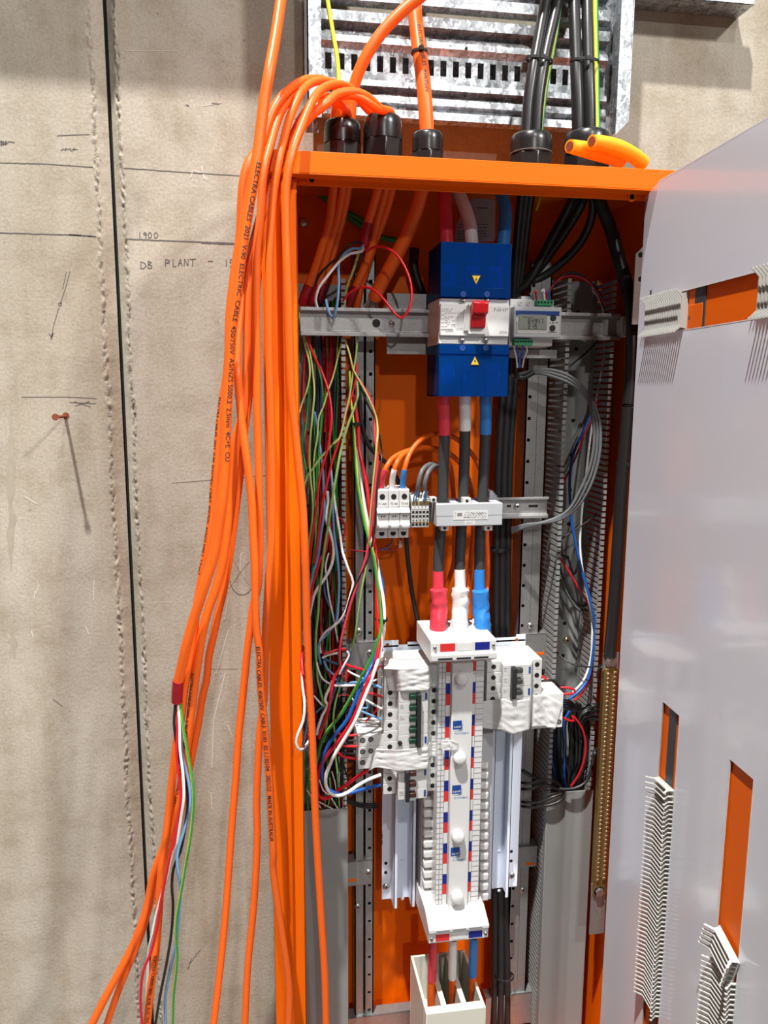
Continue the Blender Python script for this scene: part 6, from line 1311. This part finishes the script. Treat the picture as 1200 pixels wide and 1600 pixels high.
for i in range(5):
    rw('black', 'black wire leaving the far right module', [('b6', [(505, 470 + i * 26), (560, 478 + i * 22), (610, 500 + i * 20), (630, 560 + i * 25), (600, 700)])], -.145, 3.6)['dummy'] if False else wire('black', 'black wire leaving the far right module', [('b6', [(505, 470 + i * 26), (560, 478 + i * 22), (610, 500 + i * 20), (630, 560 + i * 25), (600, 700)])], -.145, 3.6, group='black wires leaving the far right module')
r_ = random.Random(9)
for i in range(26):
    x = 400 + 340 * i / 25; top = 560 + r_.uniform(-20, 120); bow = (x - 560) * .28 + r_.uniform(-25, 25)
    c_ = 'black' if i not in (2, 5, 6, 9) else 'blue'
    lab = 'black wire coiled in the mouth of the right trunking' if c_ == 'black' else 'dark blue wire coiled in the mouth of the right trunking'
    wire(c_, lab, [('b6', [(560 + (x - 560) * .5 + 60, top - 60), (x + bow * .4, top + 60), (x + bow * .7, 880 + r_.uniform(-30, 30)), (x + bow * .55, 1080), (x * .8 + 110 + r_.uniform(-20, 20), 1240), (x * .5 + 280, 1345), (x * .4 + 350, 1420)])], r_.uniform(-.072, -.106), r_.uniform(4, 6), group=lab.replace('wire', 'wires'), n=8)
for i in range(7):
    wire('black', 'black wire arching from the coil through the right duct fingers', [('b6', [(640 + i * 8, 700), (660 + i * 9, 610 + i * 6), (700 + i * 9, 555 + i * 14), (760 + i * 4, 525 + i * 18), (830, 520 + i * 22)])], r_.uniform(-.10, -.13), 4.6, group='black wires arching through the right duct fingers', n=8)
rw('black', 'thick black cable rounding the duct mouth to the right', [('b6', [(100, 1170), (200, 1230), (300, 1290), (420, 1345), (560, 1365), (680, 1335), (760, 1260), (800, 1130), (820, 1000), (850, 960)])], [-.09, -.12, -.135, -.13, -.11], 6)
for i in range(4):
    rw('black', ('topmost', 'second', 'third', 'lowest')[i] + ' black wire bending over the right duct lid to the busbar pan', [('b6', [(100, (1300, 1365, 1490, 1535)[i]), (200, (1305, 1360, 1500, 1545)[i]), (300, (1270, 1320, 1490, 1535)[i]), (400, (1275, 1340, 1440, 1510)[i] + 5), (460 + i * 15, (1300, 1370, 1410, 1460)[i]), (510, 1390 - i * 5)])], [-.09, -.125, -.132, -.125], 5)
for i, (c_, x, y) in enumerate((('maroon', 850, 745), ('white', 905, 735), ('maroon', 925, 750), ('blue', 940, 745), ('grey', 830, 755))):
    rw(c_, ('dark red', 'silver-grey', 'second dark red', 'blue', 'grey')[i] + ' wire end at the top terminals of the energy meter', [('z4', [(x, 812), (x - 4, 780), (x - 8, y), (x - 24, y + 18)])], -.174, 3)
for i, (c_, x) in enumerate((('white', 697), ('blue', 716), ('blue', 755), ('white', 780))):
    rw(c_, ('white wire end first', 'blue wire end second', 'blue wire end third', 'white wire end fourth')[i] + ' from the left under the energy meter', [('z4', [(x, 1112), (x + 6, 1150), (x + (18 if i < 2 else -14), 1200), (x + (25 if i < 2 else -25), 1260)])], [-.174, -.15], 2.8)
rw('black', 'black sleeve under the energy meter leading to the grey loop', [('z4', [(705, 1200), (720, 1320), (760, 1330), (830, 1290)])], -.125, 9)

# ================================================================== HINGED ESCUTCHEON PANEL AND THE DOOR BEHIND IT
A0 = Vector((.516, -.255, 0)); ED = Vector((-.05, -1, 0)).normalized(); NV = Vector((-1, .05, 0)).normalized()
def pp(t, n, z): q = A0 + ED * t + NV * n; return Vector((q.x, q.y, z))
def on_panel(px, py, n=0.0):
    d = c2w(Vector((px - 600, py - 800, 1200))); o = A0 + NV * n; k = (Vector((o.x, o.y, 0)) - Vector((CAM.x, CAM.y, 0))).dot(NV) / Vector((d.x, d.y, 0)).dot(NV)
    q = CAM + d * k; return (q - o).xy.dot(ED.xy), q.z
ZT_, ZB_, TW = 1.9385, .46, .60
H0, H1 = on_panel(1100, 510)[1], on_panel(1070, 455)[1]; th0 = on_panel(1012, 480)[0]
v1a, v1b = on_panel(1035.6, 1096.4)[0], on_panel(1061, 1115.3)[0]; vz1 = on_panel(1035.6, 1096.4)[1]
v2a, v2b = on_panel(1140.5, 1186)[0], on_panel(1177, 1217)[0]; vz0 = .66
v1b = v1a + .045; v2b = v2a + .045; H1 = H0 + .046
pn = thing('escutcheon_panel', pp(.3, -.004, ZB_), 'glossy grey hinged inner panel swung open at the right, with slots for breaker rows', 'panel')
def pbox(mb, t0, t1, z0, z1, n0=-.0016, n1=0.0, mi=0):
    return mb.add([pp(t0, n0, z0), pp(t1, n0, z0), pp(t1, n1, z0), pp(t0, n1, z0), pp(t0, n0, z1), pp(t1, n0, z1), pp(t1, n1, z1), pp(t0, n1, z1)], [(0, 3, 2, 1), (4, 5, 6, 7), (0, 1, 5, 4), (1, 2, 6, 5), (2, 3, 7, 6), (3, 0, 4, 7)], mi)
te = on_panel(990, 640)[0]; tt = on_panel(1030, 285)[0]; zc_ = on_panel(1005, 415)[1]
m = MB(); m.prism([pp(te, 0, H1), pp(TW, 0, H1), pp(TW, 0, ZT_), pp(tt, 0, ZT_), pp(te + .012, 0, zc_ + .028), pp(te + .002, 0, zc_ - .005)], NV * -.0016)
pbox(m, te, th0, H0, H1); pbox(m, th0 + .47, TW, H0, H1)
pbox(m, te, TW, vz1, H0); pbox(m, te, v1a, vz0, vz1); pbox(m, v1b, v2a, vz0, vz1); pbox(m, v2b, TW, vz0, vz1); pbox(m, te, TW, ZB_, vz0)
build('panel_sheet', m, 'door', pn, smooth=0)
m = MB(); m.prism([pp(tt, 0, ZT_), pp(te + .002, 0, zc_ - .005), pp(te - .003, -.002, zc_ - .02), pp(tt - .068, -.013, ZT_ - .004)], NV * -.0012)
build('return_flange', m, 'door', pn)
m = MB(); pbox(m, tt, TW, ZT_ - .0013, ZT_ + .0002, -.0017, .0001); build('edge_highlight', m, 'edge', pn, smooth=0)  # flush white strip paints a highlight along the top edge
m = MB(); pbox(m, tt, TW, ZT_ - .0015, ZT_, -.024, 0); build('return_flange', m, 'door', pn)
for a, b, c, e in ((v1a - .0012, v1a, vz0, vz1), (v1b, v1b + .0012, vz0, vz1), (v2a - .0012, v2a, vz0, vz1), (v2b, v2b + .0012, vz0, vz1), (th0, th0 + .47, H1, H1 + .0012), (th0, th0 + .47, H0 - .0012, H0)): build('slot_edge', pbox(MB(), a, b, c, e, -.0017, .0002), 'label_w', pn, smooth=0)
for x, y in ((1017, 457),): 
    t_, z_ = on_panel(x, y); m = MB(); pbox(m, t_ - .002, t_ + .002, z_ - .003, z_ + .003, 0, .0003); build('scuff_mark', m, 'ink', pn, smooth=0)
# door behind
DO = -.0035
dr = thing('cabinet_door', pp(.3, DO - .004, ZB_), 'orange cabinet door open behind the grey panel, seen through its slots', 'door')
m = MB(); pbox(m, te + .010, TW + .01, ZB_ - .02, 1.88, DO - .002, DO); build('door_sheet', m, 'orange', dr, bevel=.0008)
ga, gb = on_panel(1086, 482, DO)[0], on_panel(1103, 482, DO)[0]
m = MB(); pbox(m, ga, gb, 1.5, 1.86, DO, DO + .0012); build('door_gasket', m, 'charcoal', dr, bevel=.001)
ga2, gb2 = on_panel(1044, 1160, DO)[0], on_panel(1056, 1160, DO)[0]
m = MB(); pbox(m, ga2, gb2, ZB_, 1.5, DO, DO + .0012); build('door_gasket', m, 'charcoal', dr, bevel=.001)
l0, lz1 = on_panel(1073, 458, DO + .01); l1, lz0 = on_panel(1085, 512, DO + .01)
m = MB(); pbox(m, l0 - .01, l1, lz0 - .02, (lz0 + lz1) / 2 + .008, DO, DO + .0016); pbox(m, l0 - .01, l1 - .006, (lz0 + lz1) / 2, lz1 + .03, DO, DO + .0012); lt = build('door_stiffener', m, 'orange', dr, bevel=.001)
m = MB(); t_, z_ = on_panel(1077, 497, DO + .0016); c_ = pp(t_, DO + .0016, z_); m.ring(c_, NV, .0012, .0024, .0002); build('rivet', m, 'rust', lt)
# pole fillers: ribbed strips clipped in the slots
PF = 'white ribbed pole fillers clipped in the panel slots'
prof2 = [(-.0022, -.0215), (.0005, -.0235), (.0115, -.0262), (.0125, -.0240), (.0035, -.0185), (.0030, -.004), (.0030, .004), (.0035, .0185), (.0125, .0245), (.0115, .0268), (.0005, .0235), (-.0022, .0215)]
def filler(label, horiz, c, a0, a1, pitch=.006, roll=0.0, lift=0.0):
    """c = middle of the slot across; a0..a1 = along the slot"""
    t = thing('pole_filler', pp(a0 if horiz else c, 0, c if horiz else a0), label, 'pole filler', PF)
    m = MB(); n = max(2, int((a1 - a0) / pitch)); R = roll
    def place(n_, w_, l_):                                    # n out of the panel, w across, l along
        if R: mid = (a0 + a1) / 2; l2 = mid + (l_ - mid) * math.cos(R) - w_ * math.sin(R); w2 = (l_ - mid) * math.sin(R) + w_ * math.cos(R); l_, w_ = l2, w2
        return pp(l_, n_ + lift, c + w_) if horiz else pp(c - w_, n_ + lift, l_)
    def slab(n0, n1, w0, w1, n2, n3, w2, w3, l_):               # quad in the n-w plane given a thickness along l
        q = [place(u, v, z_) for z_ in (l_, l_ + .0011) for u, v in ((n0, w0), (n1, w1), (n3, w3), (n2, w2))]
        m.add(q, [(3, 2, 1, 0), (4, 5, 6, 7), (0, 1, 5, 4), (1, 2, 6, 5), (2, 3, 7, 6), (3, 0, 4, 7)])
    for i in range(n + 1):
        l_ = a0 + (a1 - a0) * i / n
        slab(-.002, .0055, -.0215, -.0200, -.002, .0055, .0215, .0200, l_)
        for s_ in (-1, 1):
            slab(.0055, .0055, s_ * .0165, s_ * .0212, .0110, .0110, s_ * .0218, s_ * .0250, l_)
            slab(.0105, .0140, s_ * .0216, s_ * .0240, .0110, .0140, s_ * .0260, s_ * .0262, l_)
    build('clip_ribs', m, 'plast2', t, smooth=0)
    m = MB(); q = [place(u, v, l_) for l_ in (a0, a1 + .0016) for u, v in ((-.0035, -.0225), (-.0035, .0225), (-.0018, .0225), (-.0018, -.0225))]
    m.add(q, [(0, 1, 2, 3), (4, 7, 6, 5), (0, 4, 5, 1), (1, 5, 6, 2), (2, 6, 7, 3), (3, 7, 4, 0)]); build('face_strip', m, 'plast2', t, smooth=0)
    return t
hc = (H0 + H1) / 2
tf1 = on_panel(1071, 482)[0]
filler('short white ribbed pole filler at the hinge end of the level slot', True, hc, th0 + .004, tf1 - .002, .0058)
tf2 = on_panel(1192, 450)[0]
filler('white ribbed pole filler at the outer end of the level slot', True, hc, tf2, tf2 + .12, .0058)
f1z = on_panel(1030, 1222)[1]; f1e = on_panel(1012, 1560)[1]
filler('long white ribbed pole filler in the upright slot nearer the hinge', False, v1a + .0225, f1e, f1z - .012, .0062)
filler('short white ribbed pole filler on top of the long one nearer the hinge', False, v1a + .0225, f1z - .009, f1z + .006, .0075, .08, .002)
f2z = on_panel(1128, 1470)[1]
filler('long white ribbed pole filler in the outer upright slot', False, v2a + .0225, .70, f2z - .03, .0062)
filler('loose tilted white pole filler on top of the outer upright slot', False, v2a + .0235, f2z - .022, f2z + .008, .0075, -.30, .004)
